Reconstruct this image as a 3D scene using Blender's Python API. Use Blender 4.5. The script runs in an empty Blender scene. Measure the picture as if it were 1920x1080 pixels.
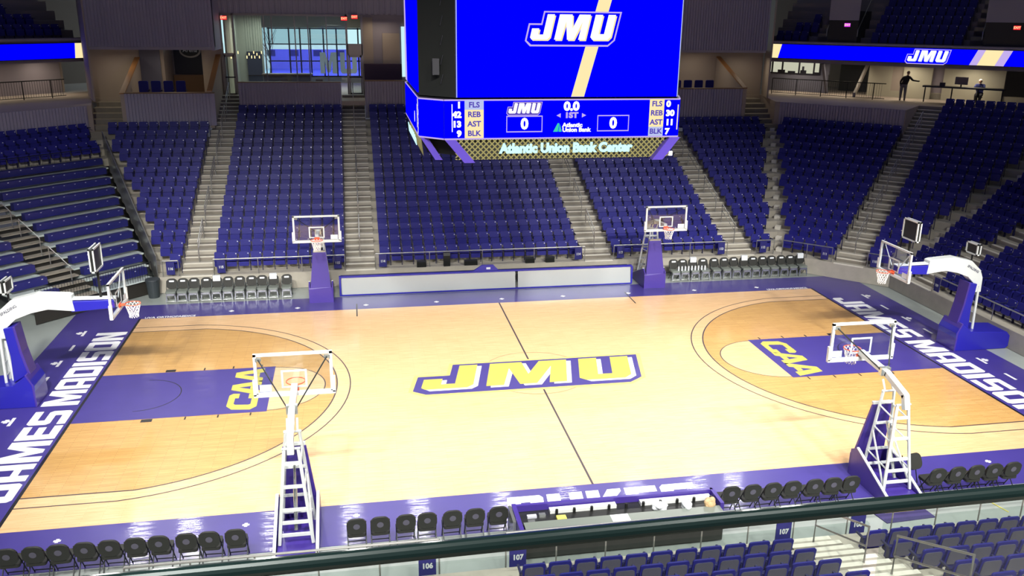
import bpy, bmesh, math, random
from mathutils import Vector, Matrix
random.seed(7)
S = bpy.context.scene
col = S.collection
R2 = math.sqrt(.5)
# ---------------------------------------------------------------- camera
cam_d = bpy.data.cameras.new('camera'); cam = bpy.data.objects.new('camera', cam_d); col.objects.link(cam)
CAM = Vector((-5.7686, -27.0592, 11.7283)); yaw, pit, roll = 0.1805, -0.3054, 0.012
F_ = Vector((math.sin(yaw)*math.cos(pit), math.cos(yaw)*math.cos(pit), math.sin(pit)))
Rt = Vector((math.cos(yaw), -math.sin(yaw), 0)); Up = Rt.cross(F_)
Rt, Up = Rt*math.cos(roll)+Up*math.sin(roll), -Rt*math.sin(roll)+Up*math.cos(roll)
cam.matrix_world = Matrix(((Rt.x, Up.x, -F_.x, CAM.x), (Rt.y, Up.y, -F_.y, CAM.y), (Rt.z, Up.z, -F_.z, CAM.z), (0, 0, 0, 1)))
cam_d.sensor_width = 36; cam_d.lens = 36*1633.8/1920; cam_d.clip_start = .1; cam_d.clip_end = 400
S.camera = cam
# ---------------------------------------------------------------- world, exposure
w = bpy.data.worlds.new('world'); S.world = w; w.use_nodes = True
w.node_tree.nodes['Background'].inputs[0].default_value = (.55, .58, .75, 1)
w.node_tree.nodes['Background'].inputs[1].default_value = .10
S.view_settings.view_transform = 'Standard'; S.view_settings.look = 'None'; S.view_settings.gamma = 1
S.view_settings.exposure = 0.0; S.view_settings.use_curve_mapping = False
# ---------------------------------------------------------------- arena floodlights: banks above both stands, then added fill lamps
LAMPS = []
def flood(x, y, z, tx, ty, power, sx=1.1, sy=.7, spread=75, colr=(1, .97, .92)):
    d = bpy.data.lights.new('floodlight_beam', 'AREA'); d.shape = 'RECTANGLE'; d.size = sx; d.size_y = sy
    d.energy = power; d.color = colr; d.spread = math.radians(spread)
    o = bpy.data.objects.new('floodlight_beam', d); col.objects.link(o); o.location = (x, y, z)
    dr = Vector((tx-x, ty-y, -z)); o.rotation_euler = dr.to_track_quat('-Z', 'Y').to_euler()
    LAMPS.append((x, y, z, o.rotation_euler.copy()))
for x, tx in ((-19.5, -10), (-16.6, -12), (-11.6, -6), (-6.9, -8), (-2.7, -2), (2.7, 3), (7, 8), (11.5, 5), (15.9, 10), (18.5, 12)):
    flood(x, 21.3, 19, tx, -1, 85)
for x, tx in ((-18, -12), (-13, -8), (-8, -9), (-3.5, -3), (1, 1), (5.5, 4), (10, 9), (14, 8), (18, 13)):
    flood(x, -20, 19, tx, 1.5, 450, spread=52)
for x in (-15, -9, -3, 3, 9, 15): flood(x, -4, 19, x, -9, 190, spread=78)  # middle row added to brighten the near stands
for x in (-8, -2, 4, 10): flood(x, -28, 18, x+1, -13.5, 380, spread=60)  # fill lamps added behind the near stand to light the seat backs
flood(-12, -20, 19, -18.5, 11, 330, spread=38)  # single lamp added to brighten the bleacher decks in the left corner
# ---------------------------------------------------------------- materials
def mat(name, c, rough=.5, metal=0, emis=None, es=0, noise=0, nscale=8, coat=0, bump=0, spec=.5, alpha=1):
    m = bpy.data.materials.new(name); m.use_nodes = True; nt = m.node_tree; b = nt.nodes['Principled BSDF']
    b.inputs['Base Color'].default_value = (*c, 1); b.inputs['Roughness'].default_value = rough
    b.inputs['Metallic'].default_value = metal; b.inputs['Coat Weight'].default_value = coat
    b.inputs['Specular IOR Level'].default_value = spec
    b.inputs['Coat Roughness'].default_value = .08
    if emis: b.inputs['Emission Color'].default_value = (*emis, 1); b.inputs['Emission Strength'].default_value = es
    if noise or bump:
        tc = nt.nodes.new('ShaderNodeTexCoord'); nz = nt.nodes.new('ShaderNodeTexNoise'); nz.inputs['Scale'].default_value = nscale
        nz.inputs['Detail'].default_value = 4; nt.links.new(tc.outputs['Object'], nz.inputs['Vector'])
        if noise:
            mx = nt.nodes.new('ShaderNodeMix'); mx.data_type = 'RGBA'
            mx.inputs['A'].default_value = (*[v*(1-noise) for v in c], 1); mx.inputs['B'].default_value = (*[min(1, v*(1+noise)) for v in c], 1)
            nt.links.new(nz.outputs['Fac'], mx.inputs['Factor']); nt.links.new(mx.outputs['Result'], b.inputs['Base Color'])
        if bump:
            bp = nt.nodes.new('ShaderNodeBump'); bp.inputs['Strength'].default_value = bump; bp.inputs['Distance'].default_value = .02
            nt.links.new(nz.outputs['Fac'], bp.inputs['Height']); nt.links.new(bp.outputs['Normal'], b.inputs['Normal'])
    return m
def emat(name, c, s=1.0):
    m = bpy.data.materials.new(name); m.use_nodes = True; nt = m.node_tree
    for n in list(nt.nodes): nt.nodes.remove(n)
    e = nt.nodes.new('ShaderNodeEmission'); o = nt.nodes.new('ShaderNodeOutputMaterial')
    e.inputs[0].default_value = (*c, 1); e.inputs[1].default_value = s; nt.links.new(e.outputs[0], o.inputs[0]); return m
def glassmat(name, tint=(1, 1, 1), gl=.08, rough=.02):
    m = bpy.data.materials.new(name); m.use_nodes = True; nt = m.node_tree
    for n in list(nt.nodes): nt.nodes.remove(n)
    t = nt.nodes.new('ShaderNodeBsdfTransparent'); t.inputs[0].default_value = (*tint, 1)
    g = nt.nodes.new('ShaderNodeBsdfGlossy'); g.inputs['Roughness'].default_value = rough
    x = nt.nodes.new('ShaderNodeMixShader'); x.inputs[0].default_value = gl; o = nt.nodes.new('ShaderNodeOutputMaterial')
    nt.links.new(t.outputs[0], x.inputs[1]); nt.links.new(g.outputs[0], x.inputs[2]); nt.links.new(x.outputs[0], o.inputs[0]); return m
def wood(name, c1, c2, mortar):
    m = bpy.data.materials.new(name); m.use_nodes = True; nt = m.node_tree; b = nt.nodes['Principled BSDF']
    tc = nt.nodes.new('ShaderNodeTexCoord')
    br = nt.nodes.new('ShaderNodeTexBrick'); br.inputs['Scale'].default_value = 1; br.inputs['Brick Width'].default_value = .9
    br.inputs['Row Height'].default_value = .057; br.inputs['Mortar Size'].default_value = .0035; br.inputs['Bias'].default_value = .1
    br.inputs['Color1'].default_value = (*c1, 1); br.inputs['Color2'].default_value = (*c2, 1); br.inputs['Mortar'].default_value = (*mortar, 1)
    nt.links.new(tc.outputs['Object'], br.inputs['Vector'])
    mp = nt.nodes.new('ShaderNodeMapping'); mp.inputs['Scale'].default_value = (1.2, 14, 1); nt.links.new(tc.outputs['Object'], mp.inputs['Vector'])
    nz = nt.nodes.new('ShaderNodeTexNoise'); nz.inputs['Scale'].default_value = 1.3; nz.inputs['Detail'].default_value = 5
    nt.links.new(mp.outputs[0], nz.inputs['Vector'])
    rp = nt.nodes.new('ShaderNodeValToRGB'); rp.color_ramp.elements[0].position = .3; rp.color_ramp.elements[1].position = .62
    rp.color_ramp.elements[0].color = (.80, .74, .66, 1); rp.color_ramp.elements[1].color = (1, 1, 1, 1)
    nt.links.new(nz.outputs['Fac'], rp.inputs[0])
    mx = nt.nodes.new('ShaderNodeMix'); mx.data_type = 'RGBA'; mx.blend_type = 'MULTIPLY'; mx.inputs['Factor'].default_value = .7
    nt.links.new(br.outputs['Color'], mx.inputs['A']); nt.links.new(rp.outputs[0], mx.inputs['B'])
    nt.links.new(mx.outputs['Result'], b.inputs['Base Color'])
    b.inputs['Roughness'].default_value = .35; b.inputs['Coat Weight'].default_value = .35; b.inputs['Coat Roughness'].default_value = .1
    return m
def paint(name, c, rough=.35, coat=.28):
    m = mat(name, c, rough, coat=coat, noise=.12, nscale=1.5); m.node_tree.nodes['Principled BSDF'].inputs['Coat Roughness'].default_value = .07
    nt = m.node_tree; tc = nt.nodes.new('ShaderNodeTexCoord'); mp = nt.nodes.new('ShaderNodeMapping'); mp.inputs['Scale'].default_value = (1, 17, 1)
    nz = nt.nodes.new('ShaderNodeTexNoise'); nz.inputs['Scale'].default_value = 1; nz.inputs['Detail'].default_value = 1
    bp = nt.nodes.new('ShaderNodeBump'); bp.inputs['Strength'].default_value = .6; bp.inputs['Distance'].default_value = .006
    nt.links.new(tc.outputs['Object'], mp.inputs['Vector']); nt.links.new(mp.outputs[0], nz.inputs['Vector'])
    nt.links.new(nz.outputs['Fac'], bp.inputs['Height']); nt.links.new(bp.outputs[0], nt.nodes['Principled BSDF'].inputs['Coat Normal'])
    return m
M = dict(
 light_wood=wood('maple', (.82, .545, .29), (.76, .49, .25), (.58, .36, .17)),
 dark_wood=wood('stained_maple', (.66, .40, .14), (.58, .335, .105), (.26, .13, .04)),
 purple=paint('purple_paint', (.050, .036, .225)), white_paint=paint('white_paint', (.86, .87, .88)), gold_paint=paint('gold_paint', (.52, .47, .09)),
 thin_gold=paint('thin_gold_paint', (.78, .62, .16)), line=mat('line_paint', (.045, .035, .05), .4), tanline=mat('tan_line', (.35, .2, .1), .4),
 black_paint=mat('black_paint', (.01, .01, .015), .35),
 concrete_floor=mat('polished_concrete', (.33, .37, .35), .35, noise=.12, nscale=.7, coat=.2),
 concrete=mat('cast_concrete', (.44, .41, .34), .8, noise=.18, nscale=2.5, bump=.1),
 step=mat('stair_concrete', (.27, .245, .20), .8, noise=.15, nscale=3), nosing=mat('stair_nosing', (.78, .75, .64), .6),
 seat=mat('seat_plastic', (.020, .020, .21), .42, spec=.28), seat_dark=mat('seat_frame', (.012, .013, .07), .45),
 shell=mat('seat_back_shell', (.10, .095, .135), .5), plate=mat('seat_number_plate', (.8, .82, .9), .25, .3),
 black=mat('black_plastic', (.012, .013, .012), .4), black2=mat('black_padding', (.02, .021, .018), .55), dkmetal=mat('dark_metal', (.03, .035, .035), .4, .6),
 chrome=mat('satin_chrome', (.62, .66, .64), .25, .85), rail=mat('galvanised_rail', (.42, .42, .40), .35, .8), greypad=mat('grey_vinyl', (.20, .23, .20), .3, coat=.3),
 white=mat('white_enamel', (.68, .72, .70), .35, coat=.3), boardpad=mat('white_board_padding', (.72, .75, .73), .5),
 padpurple=mat('purple_padding', (.055, .030, .27), .4, coat=.2), padblue=mat('blue_padding', (.018, .016, .34), .35, coat=.2), orange=mat('orange_rim', (.85, .12, .04), .4),
 net=mat('net_cord', (.9, .9, .88), .8), glass=glassmat('board_glass', (.93, .95, .97), .07), clearglass=glassmat('clear_glass', (.90, .94, .92), .06),
 winglass=glassmat('reflective_window_glass', (.85, .92, .95), .22),
 silver=mat('silver_screen', (.50, .54, .53), .42, .35, noise=.10, nscale=.35), cloth=mat('towel', (.78, .83, .85), .9),
 corr=mat('corrugated_panel', (.33, .31, .42), .55), upper=mat('upper_cladding', (.34, .32, .39), .6), cwall=mat('concourse_wall', (.38, .32, .27), .8), greywall=mat('grey_wall', (.25, .22, .25), .8),
 palewall=mat('pale_wall', (.42, .40, .31), .8), bluewall=mat('blue_grey_wall', (.12, .12, .16), .8), tanpanel=mat('tan_panel', (.33, .27, .22), .8),
 ledge=mat('brown_ledge', (.20, .11, .05), .5), oak=mat('oak_cap', (.36, .17, .06), .5), darkpanel=mat('dark_poster', (.012, .014, .035), .5), plumbench=mat('plum_bench', (.05, .025, .05), .6),
 bplat=mat('bleacher_deck', (.55, .62, .60), .4), bseat=mat('bleacher_seat', (.020, .022, .15), .35), bdark=mat('bleacher_skirt', (.02, .018, .014), .6), frame=mat('window_frame', (.36, .33, .30), .4, .5), dframe=mat('dark_frame', (.02, .02, .03), .4, .5),
 blue_led=emat('blue_screen', (.0, .0, 1.0), 1.15), cream_led=emat('cream_screen', (1, .84, .44), 1.0), white_led=emat('white_screen', (1, .98, .95), 1.25), lilac_led=emat('lilac_screen', (.62, .48, .95), .9),
 pale_led=emat('pale_blue_screen', (.55, .62, .98), .9), ice_led=emat('ice_sign', (.55, .95, 1.0), 1.3), green_led=emat('green_screen', (.05, .65, .45), 1), navy_led=emat('navy_on_screen', (.12, .08, .6), .8), goldlit=emat('lit_gold_lattice', (.66, .58, .23), .58),
 exit=emat('exit_sign_red', (1, .02, .03), 1.4), exitm=emat('exit_sign_magenta', (.75, .03, .9), 1.1), bulb=emat('warm_bulb', (1, .62, .22), 6), winlit=emat('lit_room_wall', (.72, .72, .55), .75),
 sky=emat('daylight_sky', (.62, .95, 1.0), .95), road=mat('outdoor_ground', (.45, .55, .62), .8), bldg=mat('outdoor_building', (.8, .8, .75), .8), orange_bag=mat('tan_bag', (.6, .42, .22), .8), yellow=mat('yellow_tape', (.75, .68, .12), .6),
 skin=mat('skin', (.35, .2, .14), .6), shirt=mat('dark_shirt', (.012, .012, .016), .8), trousers=mat('grey_trousers', (.10, .10, .12), .8), bluejacket=mat('blue_jacket', (.02, .03, .16), .8), hair=mat('dark_hair', (.01, .008, .006), .7),
 trash=mat('grey_bin', (.035, .045, .05), .5), rug=mat('purple_rug', (.05, .04, .14), .9), dkrail=mat('dark_green_rail', (.012, .030, .028), .3, .2, coat=.5), hang=mat('hanging_frame', (.02, .02, .025), .5, .3), banner=mat('sign_blue', (.02, .02, .16), .5), tread_top=mat('tread_edge', (.5, .47, .38), .7),
)
# ---------------------------------------------------------------- helpers
SPLIT = {'cross_bar', 'screen_edge_line', 'top_pin', 'corner_cable', 'cross_frame', 'edge_padding', 'caster'}
class MB:
    def __init__(s): s.v = []; s.f = []; s.mi = []; s.m = []; s.blk = []
    def mid(s, m):
        if m not in s.m: s.m.append(m)
        return s.m.index(m)
    def add(s, vs, fs, m=None, mx=None):
        b = len(s.v); s.blk.append((b, len(s.f), len(vs), len(fs))); s.v += [tuple(mx @ Vector(v)) if mx else tuple(v) for v in vs]
        i = s.mid(m); s.f += [[b+k for k in f] for f in fs]; s.mi += [i]*len(fs)
    def box(s, c, d, m=None, mx=None, rz=0):
        x, y, z = d[0]/2, d[1]/2, d[2]/2
        vs = [Vector((a*x, b*y, e*z)) for a in (-1, 1) for b in (-1, 1) for e in (-1, 1)]
        if rz: vs = [Matrix.Rotation(rz, 3, 'Z') @ v for v in vs]
        s.add([v+Vector(c) for v in vs], [(0, 1, 3, 2), (4, 6, 7, 5), (0, 4, 5, 1), (2, 3, 7, 6), (0, 2, 6, 4), (1, 5, 7, 3)], m, mx)
    def bx(s, x0, x1, y0, y1, z0, z1, m=None, mx=None): s.box(((x0+x1)/2, (y0+y1)/2, (z0+z1)/2), (x1-x0, y1-y0, z1-z0), m, mx)
    def prism(s, poly, fn, t0, t1, m=None, mx=None):   # poly 2D -> fn(a,b,t)
        n = len(poly); vs = [fn(a, b, t0) for a, b in poly]+[fn(a, b, t1) for a, b in poly]
        s.add(vs, [list(range(n))[::-1], list(range(n, 2*n))]+[[i, (i+1) % n, n+(i+1) % n, n+i] for i in range(n)], m, mx)
    def quad(s, *p, m=None, mx=None): s.add(p, [list(range(len(p)))], m, mx)
    def tube(s, pts, r, m=None, n=6, mx=None, closed=False, r2=None):
        pts = [Vector(p) for p in pts]; k = len(pts); vs = []; fs = []
        for i, p in enumerate(pts):
            a = pts[(i-1) % k] if (i or closed) else p; b = pts[(i+1) % k] if (i < k-1 or closed) else p
            d = (b-a).normalized(); u = d.cross(Vector((0, 0, 1)))
            if u.length < 1e-3: u = Vector((1, 0, 0))
            u.normalize(); q = d.cross(u); rr = r if r2 is None else r+(r2-r)*i/(k-1)
            vs += [p+(u*math.cos(2*math.pi*j/n)+q*math.sin(2*math.pi*j/n))*rr for j in range(n)]
        for i in range(k if closed else k-1):
            for j in range(n):
                a = i*n+j; b = i*n+(j+1) % n; c = ((i+1) % k)*n+(j+1) % n; d = ((i+1) % k)*n+j; fs.append([a, b, c, d])
        if not closed: fs += [list(range(n)), list(range((k-1)*n, k*n))[::-1]]
        s.add(vs, fs, m, mx)
    def cyl(s, c, r, z0, z1, m=None, n=16, r2=None, mx=None):
        r2 = r if r2 is None else r2
        vs = [(c[0]+r*math.cos(2*math.pi*j/n), c[1]+r*math.sin(2*math.pi*j/n), z0) for j in range(n)]+[(c[0]+r2*math.cos(2*math.pi*j/n), c[1]+r2*math.sin(2*math.pi*j/n), z1) for j in range(n)]
        s.add(vs, [list(range(n))[::-1], list(range(n, 2*n))]+[[j, (j+1) % n, n+(j+1) % n, n+j] for j in range(n)], m, mx)
    def mesh(s, name):
        me = bpy.data.meshes.new(name); me.from_pydata(s.v, [], s.f)
        for m in s.m: me.materials.append(m if m else None)
        me.polygons.foreach_set('material_index', s.mi); me.update(); return me
    def build(s, name, parent=None, m=None, mx=None, bevel=0):
        if name in SPLIT and len(s.blk) > 1:
            for (v0, f0, nv, nf) in s.blk:
                q = MB(); q.add(s.v[v0:v0+nv], [[k-v0 for k in f] for f in s.f[f0:f0+nf]], m or s.m[s.mi[f0]]); o = q.build(name, parent, m, mx, bevel)
            return o
        me = s.mesh(name)
        if m: me.materials.clear(); me.materials.append(m); me.polygons.foreach_set('material_index', [0]*len(me.polygons))
        o = bpy.data.objects.new(name, me); col.objects.link(o)
        if parent: o.parent = parent
        if mx: o.matrix_local = mx
        if bevel:
            b = o.modifiers.new('bevel', 'BEVEL'); b.width = bevel; b.segments = 2; b.limit_method = 'ANGLE'
        return o
def tag(o, label=None, cat=None, group=None, kind=None):
    if label: o['label'] = label
    if cat: o['category'] = cat
    if group: o['group'] = group
    if kind: o['kind'] = kind
    return o
def thing(name, label, cat, loc=(0, 0, 0), rz=0, group=None, mx=None):
    o = bpy.data.objects.new(name, None); col.objects.link(o); o.empty_display_size = .1
    if mx: o.matrix_world = mx
    else: o.location = loc; o.rotation_euler = (0, 0, rz)
    return tag(o, label, cat, group)
def dup(root, mx, label=None, group=None):
    def cp(o, par):
        c = o.copy(); col.objects.link(c)
        if par: c.parent = par
        for ch in KIDS.get(o.name, []): cp(ch, c)
        return c
    r = cp(root, None); r.matrix_world = mx
    if label: r['label'] = label
    if group: r['group'] = group
    return r
KIDS = {}
def index_kids(root):
    KIDS[root.name] = [c for c in bpy.data.objects if c.parent == root]
    for c in KIDS[root.name]: index_kids(c)
def struct(name, mb, m=None): return tag(mb.build(name, None, m), kind='structure')
def XY(a, b, t): return (a, b, t)
def XZ(a, b, t): return (a, t, b)
def YZ(a, b, t): return (t, a, b)
def frame_mx(o, t, n):  # local x=t, y=n, z up
    return Matrix(((t[0], n[0], 0, o[0]), (t[1], n[1], 0, o[1]), (0, 0, 1, o[2] if len(o) > 2 else 0), (0, 0, 0, 1)))
def loc_mx(x, y, z, rz=0): return Matrix.Translation((x, y, z)) @ Matrix.Rotation(rz, 4, 'Z')
def text_mesh(txt, size, ext=.004, bold=0, align='CENTER', sx=1, shear=0):
    c = bpy.data.curves.new('t', 'FONT'); c.body = txt; c.size = size; c.extrude = ext; c.offset = bold; c.align_x = align; c.align_y = 'CENTER'; c.shear = shear; c.resolution_u = 3
    o = bpy.data.objects.new('t', c); col.objects.link(o)
    me = bpy.data.meshes.new_from_object(o.evaluated_get(bpy.context.evaluated_depsgraph_get()))
    bpy.data.objects.remove(o); bpy.data.curves.remove(c)
    if sx != 1: me.transform(Matrix.Diagonal((sx, 1, 1, 1)))
    return me
def text(name, txt, size, m, mx, parent=None, **k):
    me = text_mesh(txt, size, **k); me.materials.clear(); me.materials.append(m); me.name = name
    o = bpy.data.objects.new(name, me); col.objects.link(o)
    if parent: o.parent = parent
    o.matrix_local = mx; return o
def face_mx(o, right, up):   # text plane: x=right, y=up
    r = Vector(right).normalized(); u = Vector(up).normalized(); n = r.cross(u)
    return Matrix(((r.x, u.x, n.x, o[0]), (r.y, u.y, n.y, o[1]), (r.z, u.z, n.z, o[2]), (0, 0, 0, 1)))
ORD = ['first', 'second', 'third', 'fourth', 'fifth', 'sixth', 'seventh', 'eighth', 'ninth', 'tenth', 'eleventh', 'twelfth', 'thirteenth', 'fourteenth', 'fifteenth', 'sixteenth', 'seventeenth', 'eighteenth', 'nineteenth', 'twentieth'] + ['%dth' % k for k in range(21, 60)]

# ---------------------------------------------------------------- court floor
b = MB(); b.bx(-45, 45, -24, 24, -.3, -.012); struct('floor', b, M['concrete_floor'])
CL, CR, CW = -14.375, 14.281, 7.558
b = MB(); b.bx(-17.05, 17.05, -9.3, 9.3, -.012, 0)
court = struct('floor_court_apron', b, M['purple'])
def flat(name, polys, m, z, thick=None):
    q = MB()
    for p in polys: q.quad(*[(x, y, z) for x, y in p])
    return tag(q.build(name, court, m), kind='structure')
def ring(cx, cy, r0, r1, a0, a1, n=64):
    out = []
    for i in range(n):
        t0 = math.radians(a0+(a1-a0)*i/n); t1 = math.radians(a0+(a1-a0)*(i+1)/n)
        out.append([(cx+r0*math.cos(t0), cy+r0*math.sin(t0)), (cx+r1*math.cos(t0), cy+r1*math.sin(t0)), (cx+r1*math.cos(t1), cy+r1*math.sin(t1)), (cx+r0*math.cos(t1), cy+r0*math.sin(t1))])
    return out
def rect(x0, y0, x1, y1): return [(x0, y0), (x1, y0), (x1, y1), (x0, y1)]
flat('hardwood_playing_area', [rect(CL, -CW, CR, CW)], M['light_wood'], .002)
def arcpoly(sg, r, yl):
    bx = CL if sg < 0 else CR; cx = bx - sg*1.6
    a = math.asin(yl/r); pts = [(bx, -yl)]
    for i in range(49):
        t = -a+2*a*i/48; pts.append((cx-sg*r*math.cos(t), r*math.sin(t)))
    pts.append((bx, yl)); return pts
def strip(pts, w, closed=False):
    out = []
    for (x0, y0), (x1, y1) in zip(pts[:-1], pts[1:]):
        d = Vector((x1-x0, y1-y0)); L = d.length
        if L < 1e-6: continue
        n = Vector((-d.y, d.x))/L*w/2; out.append([(x0-n.x, y0-n.y), (x1-n.x, y1-n.y), (x1+n.x, y1+n.y), (x0+n.x, y0+n.y)])
    return out
for sg, fx in ((-1, -8.76), (1, 8.615)):
    bx = CL if sg < 0 else CR; rx = bx - sg*1.6
    flat('dark_stained_area', [arcpoly(sg, 6.12, 6.02)], M['dark_wood'], .0035)
    flat('three_point_line', strip(arcpoly(sg, 6.12, 6.02), .045), M['line'], .0065)
    flat('outer_three_point_line', strip(arcpoly(sg, 6.55, 6.5), .04), M['line'], .0065)
    cpts = [(fx-sg*1.72*math.cos(math.radians(a)), 1.72*math.sin(math.radians(a))) for a in range(-90, 91, 5)]
    flat('free_throw_circle', [cpts], M['light_wood'], .005)
    flat('free_throw_circle_line', strip(cpts, .035), M['line'], .0065)
    x0, x1 = sorted((fx, bx)); flat('painted_key', [rect(x0, -1.80, x1, 1.80)], M['purple'], .0065)
    flat('restricted_arc', strip([(rx-sg*1.2*math.cos(math.radians(a)), 1.2*math.sin(math.radians(a))) for a in range(-90, 91, 6)], .03), M['black_paint'], .0085)
    tk = []
    for s2 in (-1, 1):
        for k, xx in enumerate((2.15, 3.25, 4.2, 5.15)):
            xc = bx-sg*xx; hw = .16 if k == 0 else .025
            tk.append(rect(xc-hw, min(s2*1.82, s2*2.02), xc+hw, max(s2*1.82, s2*2.02)))
    flat('lane_mark', tk, M['black_paint'], .0065)
flat('half_court_line', [rect(-.03, -CW, .03, -1.28), rect(-.03, 1.06, .03, CW)], M['line'], .0045)
flat('centre_circle_line', ring(0, 0, 1.80, 1.835, 0, 360, 80), M['tanline'], .0045)
for xx in (-5.95, 5.75): flat('coaching_box_line', [rect(xx-.025, CW-.9, xx+.025, CW+.7)], M['black_paint'], .0045)
flat('baseline_edge', [rect(CL-.09, -CW-.05, CL, CW+.05), rect(CR, -CW-.05, CR+.09, CW+.05)], M['black_paint'], .003)
# block lettering --------------------------------------------------
def rc(x0, y0, x1, y1): return [(x0, y0), (x1, y0), (x1, y1), (x0, y1)]
def glyph(ch, w, s=.30, h=.22):
    c = .09
    if ch == 'J': return [[(w-s, h), (w, h), (w, 1), (w-s, 1)], [(0, c), (c, 0), (w-c, 0), (w, c), (w, h), (0, h)], rc(0, h, s, .40)]
    if ch == 'A': return [rc(0, 0, s, .80), rc(w-s, 0, w, .80), [(0, .80), (w, .80), (w, 1-c), (w-c, 1), (c, 1), (0, 1-c)], rc(s, .26, w-s, .44)]
    if ch == 'M': return [rc(0, 0, s, 1), rc(w-s, 0, w, 1), [(s, 1), (s, .62), (w/2-.10, .05), (w/2+.10, .05), (w-s, .62), (w-s, 1), (w-s-.06, 1), (w/2, .48), (s+.06, 1)]]
    if ch == 'E': return [rc(0, 0, s, 1), rc(s, 0, w, h), rc(s, .40, w*.92, .60), rc(s, 1-h, w, 1)]
    if ch == 'S': return [[(0, 0), (w-c, 0), (w, c), (w, h), (0, h)], rc(w-s, h, w, .40), [(0, .60), (0, .40+c), (c, .40), (w, .40), (w, .60-c), (w-c, .60)], rc(0, .60, s, 1-h), [(0, 1-h), (w, 1-h), (w, 1), (c, 1), (0, 1-c)]]
    if ch == 'D': return [rc(0, 0, s, 1), [(s, 0), (w-c, 0), (w, c), (w, h), (s, h)], [(s, 1-h), (w, 1-h), (w, 1-c), (w-c, 1), (s, 1)], rc(w-s, h, w, 1-h)]
    if ch == 'I': return [rc(0, 0, s+.03, 1)]
    if ch == 'O': return [[(0, c), (c, 0), (w-c, 0), (w, c), (w, h), (0, h)], [(0, 1-h), (w, 1-h), (w, 1-c), (w-c, 1), (c, 1), (0, 1-c)], rc(0, h, s, 1-h), rc(w-s, h, w, 1-h)]
    if ch == 'N': return [rc(0, 0, s, 1), rc(w-s, 0, w, 1), [(s, 1), (s, .55), (w-s, 0), (w-s, .45)]]
    if ch == 'U': return [[(0, c), (c, 0), (w-c, 0), (w, c), (w, h), (0, h)], rc(0, h, s, 1), rc(w-s, h, w, 1)]
    if ch == 'K': return [rc(0, 0, s, 1), [(s, .40), (s, .64), (w-s, 1), (w, 1), (w, .9), (s+.25, .52), (w, .1), (w, 0), (w-s, 0)]]
    if ch == 'C': return [[(0, .2), (.2, 0), (w-.12, 0), (w, .12), (w, .34), (w-s, .34), (w-s, h), (s+.05, h), (s, h+.06), (s, 1-h-.06), (s+.05, 1-h), (w-s, 1-h), (w-s, .66), (w, .66), (w, .88), (w-.12, 1), (.2, 1), (0, .8)]]
    if ch == 'a': return [[(0, 0), (s, 0), (w/2, .74), (w/2, 1), (w/2-.17, 1)], [(w, 0), (w/2+.17, 1), (w/2, 1), (w/2, .74), (w-s, 0)], [(s+.05, .14), (w-s-.05, .14), (w/2+.08, .36), (w/2-.08, .36)]]
    return []
WID = {'M': 1.22, 'I': .36, ' ': .34, 'E': .84}
def block(txt, fn, length, gap=.10, s=.30):
    ws = [WID.get(c, .92) for c in txt]; tot = sum(ws)+gap*(len(ws)-1); k = length/tot; x = 0; out = []
    for c, w in zip(txt, ws):
        for p in glyph(c, w, s): out.append([fn((x+u)*k, v) for u, v in p])
        x += w+gap
    return out
flat('james_lettering', block('JAMES', lambda u, v: (-14.55-1.08*v, -6.15+u), 5.35), M['white_paint'], .004)
flat('madison_lettering', block('MADISON', lambda u, v: (-14.55-1.08*v, -.42+u), 6.55), M['white_paint'], .004)
flat('james_lettering', block('JAMES', lambda u, v: (14.50+1.08*v, 6.12-u), 4.95), M['white_paint'], .004)
flat('madison_lettering', block('MADISON', lambda u, v: (14.50+1.08*v, .82-u), 6.65), M['white_paint'], .004)
flat('dukes_lettering', block('DUKES', lambda u, v: (-2.48+u+.14*v, -9.2+1.32*v), 4.95, s=.34), M['white_paint'], .004)
def italic(fn, k=.18): return lambda u, v: fn(u+k*v, v)
def caa(fn):
    out = []
    for g, x0, w in (('C', 0, 1.0), ('a', .92, .98), ('a', 1.80, .98)):
        for p in glyph(g, w, .30): out.append([fn(x0+u+.10*v, v) for u, v in p])
    return out
flat('caa_lettering', caa(lambda u, v: (-9.10-.92*v, -1.62+u*1.19)), M['gold_paint'], .0085)
flat('caa_lettering', caa(lambda u, v: (8.92+.98*v, 1.60-u*1.19)), M['gold_paint'], .0085)
# JMU centre mark (unskewed u = x - .22 y)
JMU = [[(-3.62, -.95), (-2.25, -.95), (-2.06, -.75), (-2.06, .92), (-2.69, .92), (-2.69, -.58), (-3.15, -.58), (-3.15, -.13), (-3.78, -.13), (-3.78, -.80)],
       [(-1.62, -.95), (-1.02, -.95), (-.92, .42), (-.48, -.95), (.10, -.95), (.56, .42), (.52, -.95), (1.12, -.95), (1.12, .92), (.12, .92), (-.22, -.14), (-.50, .92), (-1.62, .92)],
       [(1.56, -.75), (1.80, -.95), (3.15, -.95), (3.38, -.70), (3.38, .92), (2.72, .92), (2.72, -.52), (2.22, -.52), (2.22, .92), (1.56, .92)]]
OUT = [(-4.02, -1.02), (-3.55, -1.33), (3.30, -1.33), (3.72, -.95), (3.72, 1.04), (-2.94, 1.04), (-2.94, .12), (-4.02, .12)]
OUT2 = [(-4.16, -1.06), (-3.62, -1.46), (3.36, -1.46), (3.86, -1.0), (3.86, 1.15), (-3.07, 1.15), (-3.07, .24), (-4.16, .24)]
sk = lambda p, dx=0, dy=0: [(u+dx+.22*(v+dy), v+dy) for u, v in p]
flat('jmu_gold_edge', [sk(OUT2)], M['thin_gold'], .006); flat('jmu_purple_field', [sk(OUT)], M['purple'], .0075)
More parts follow.
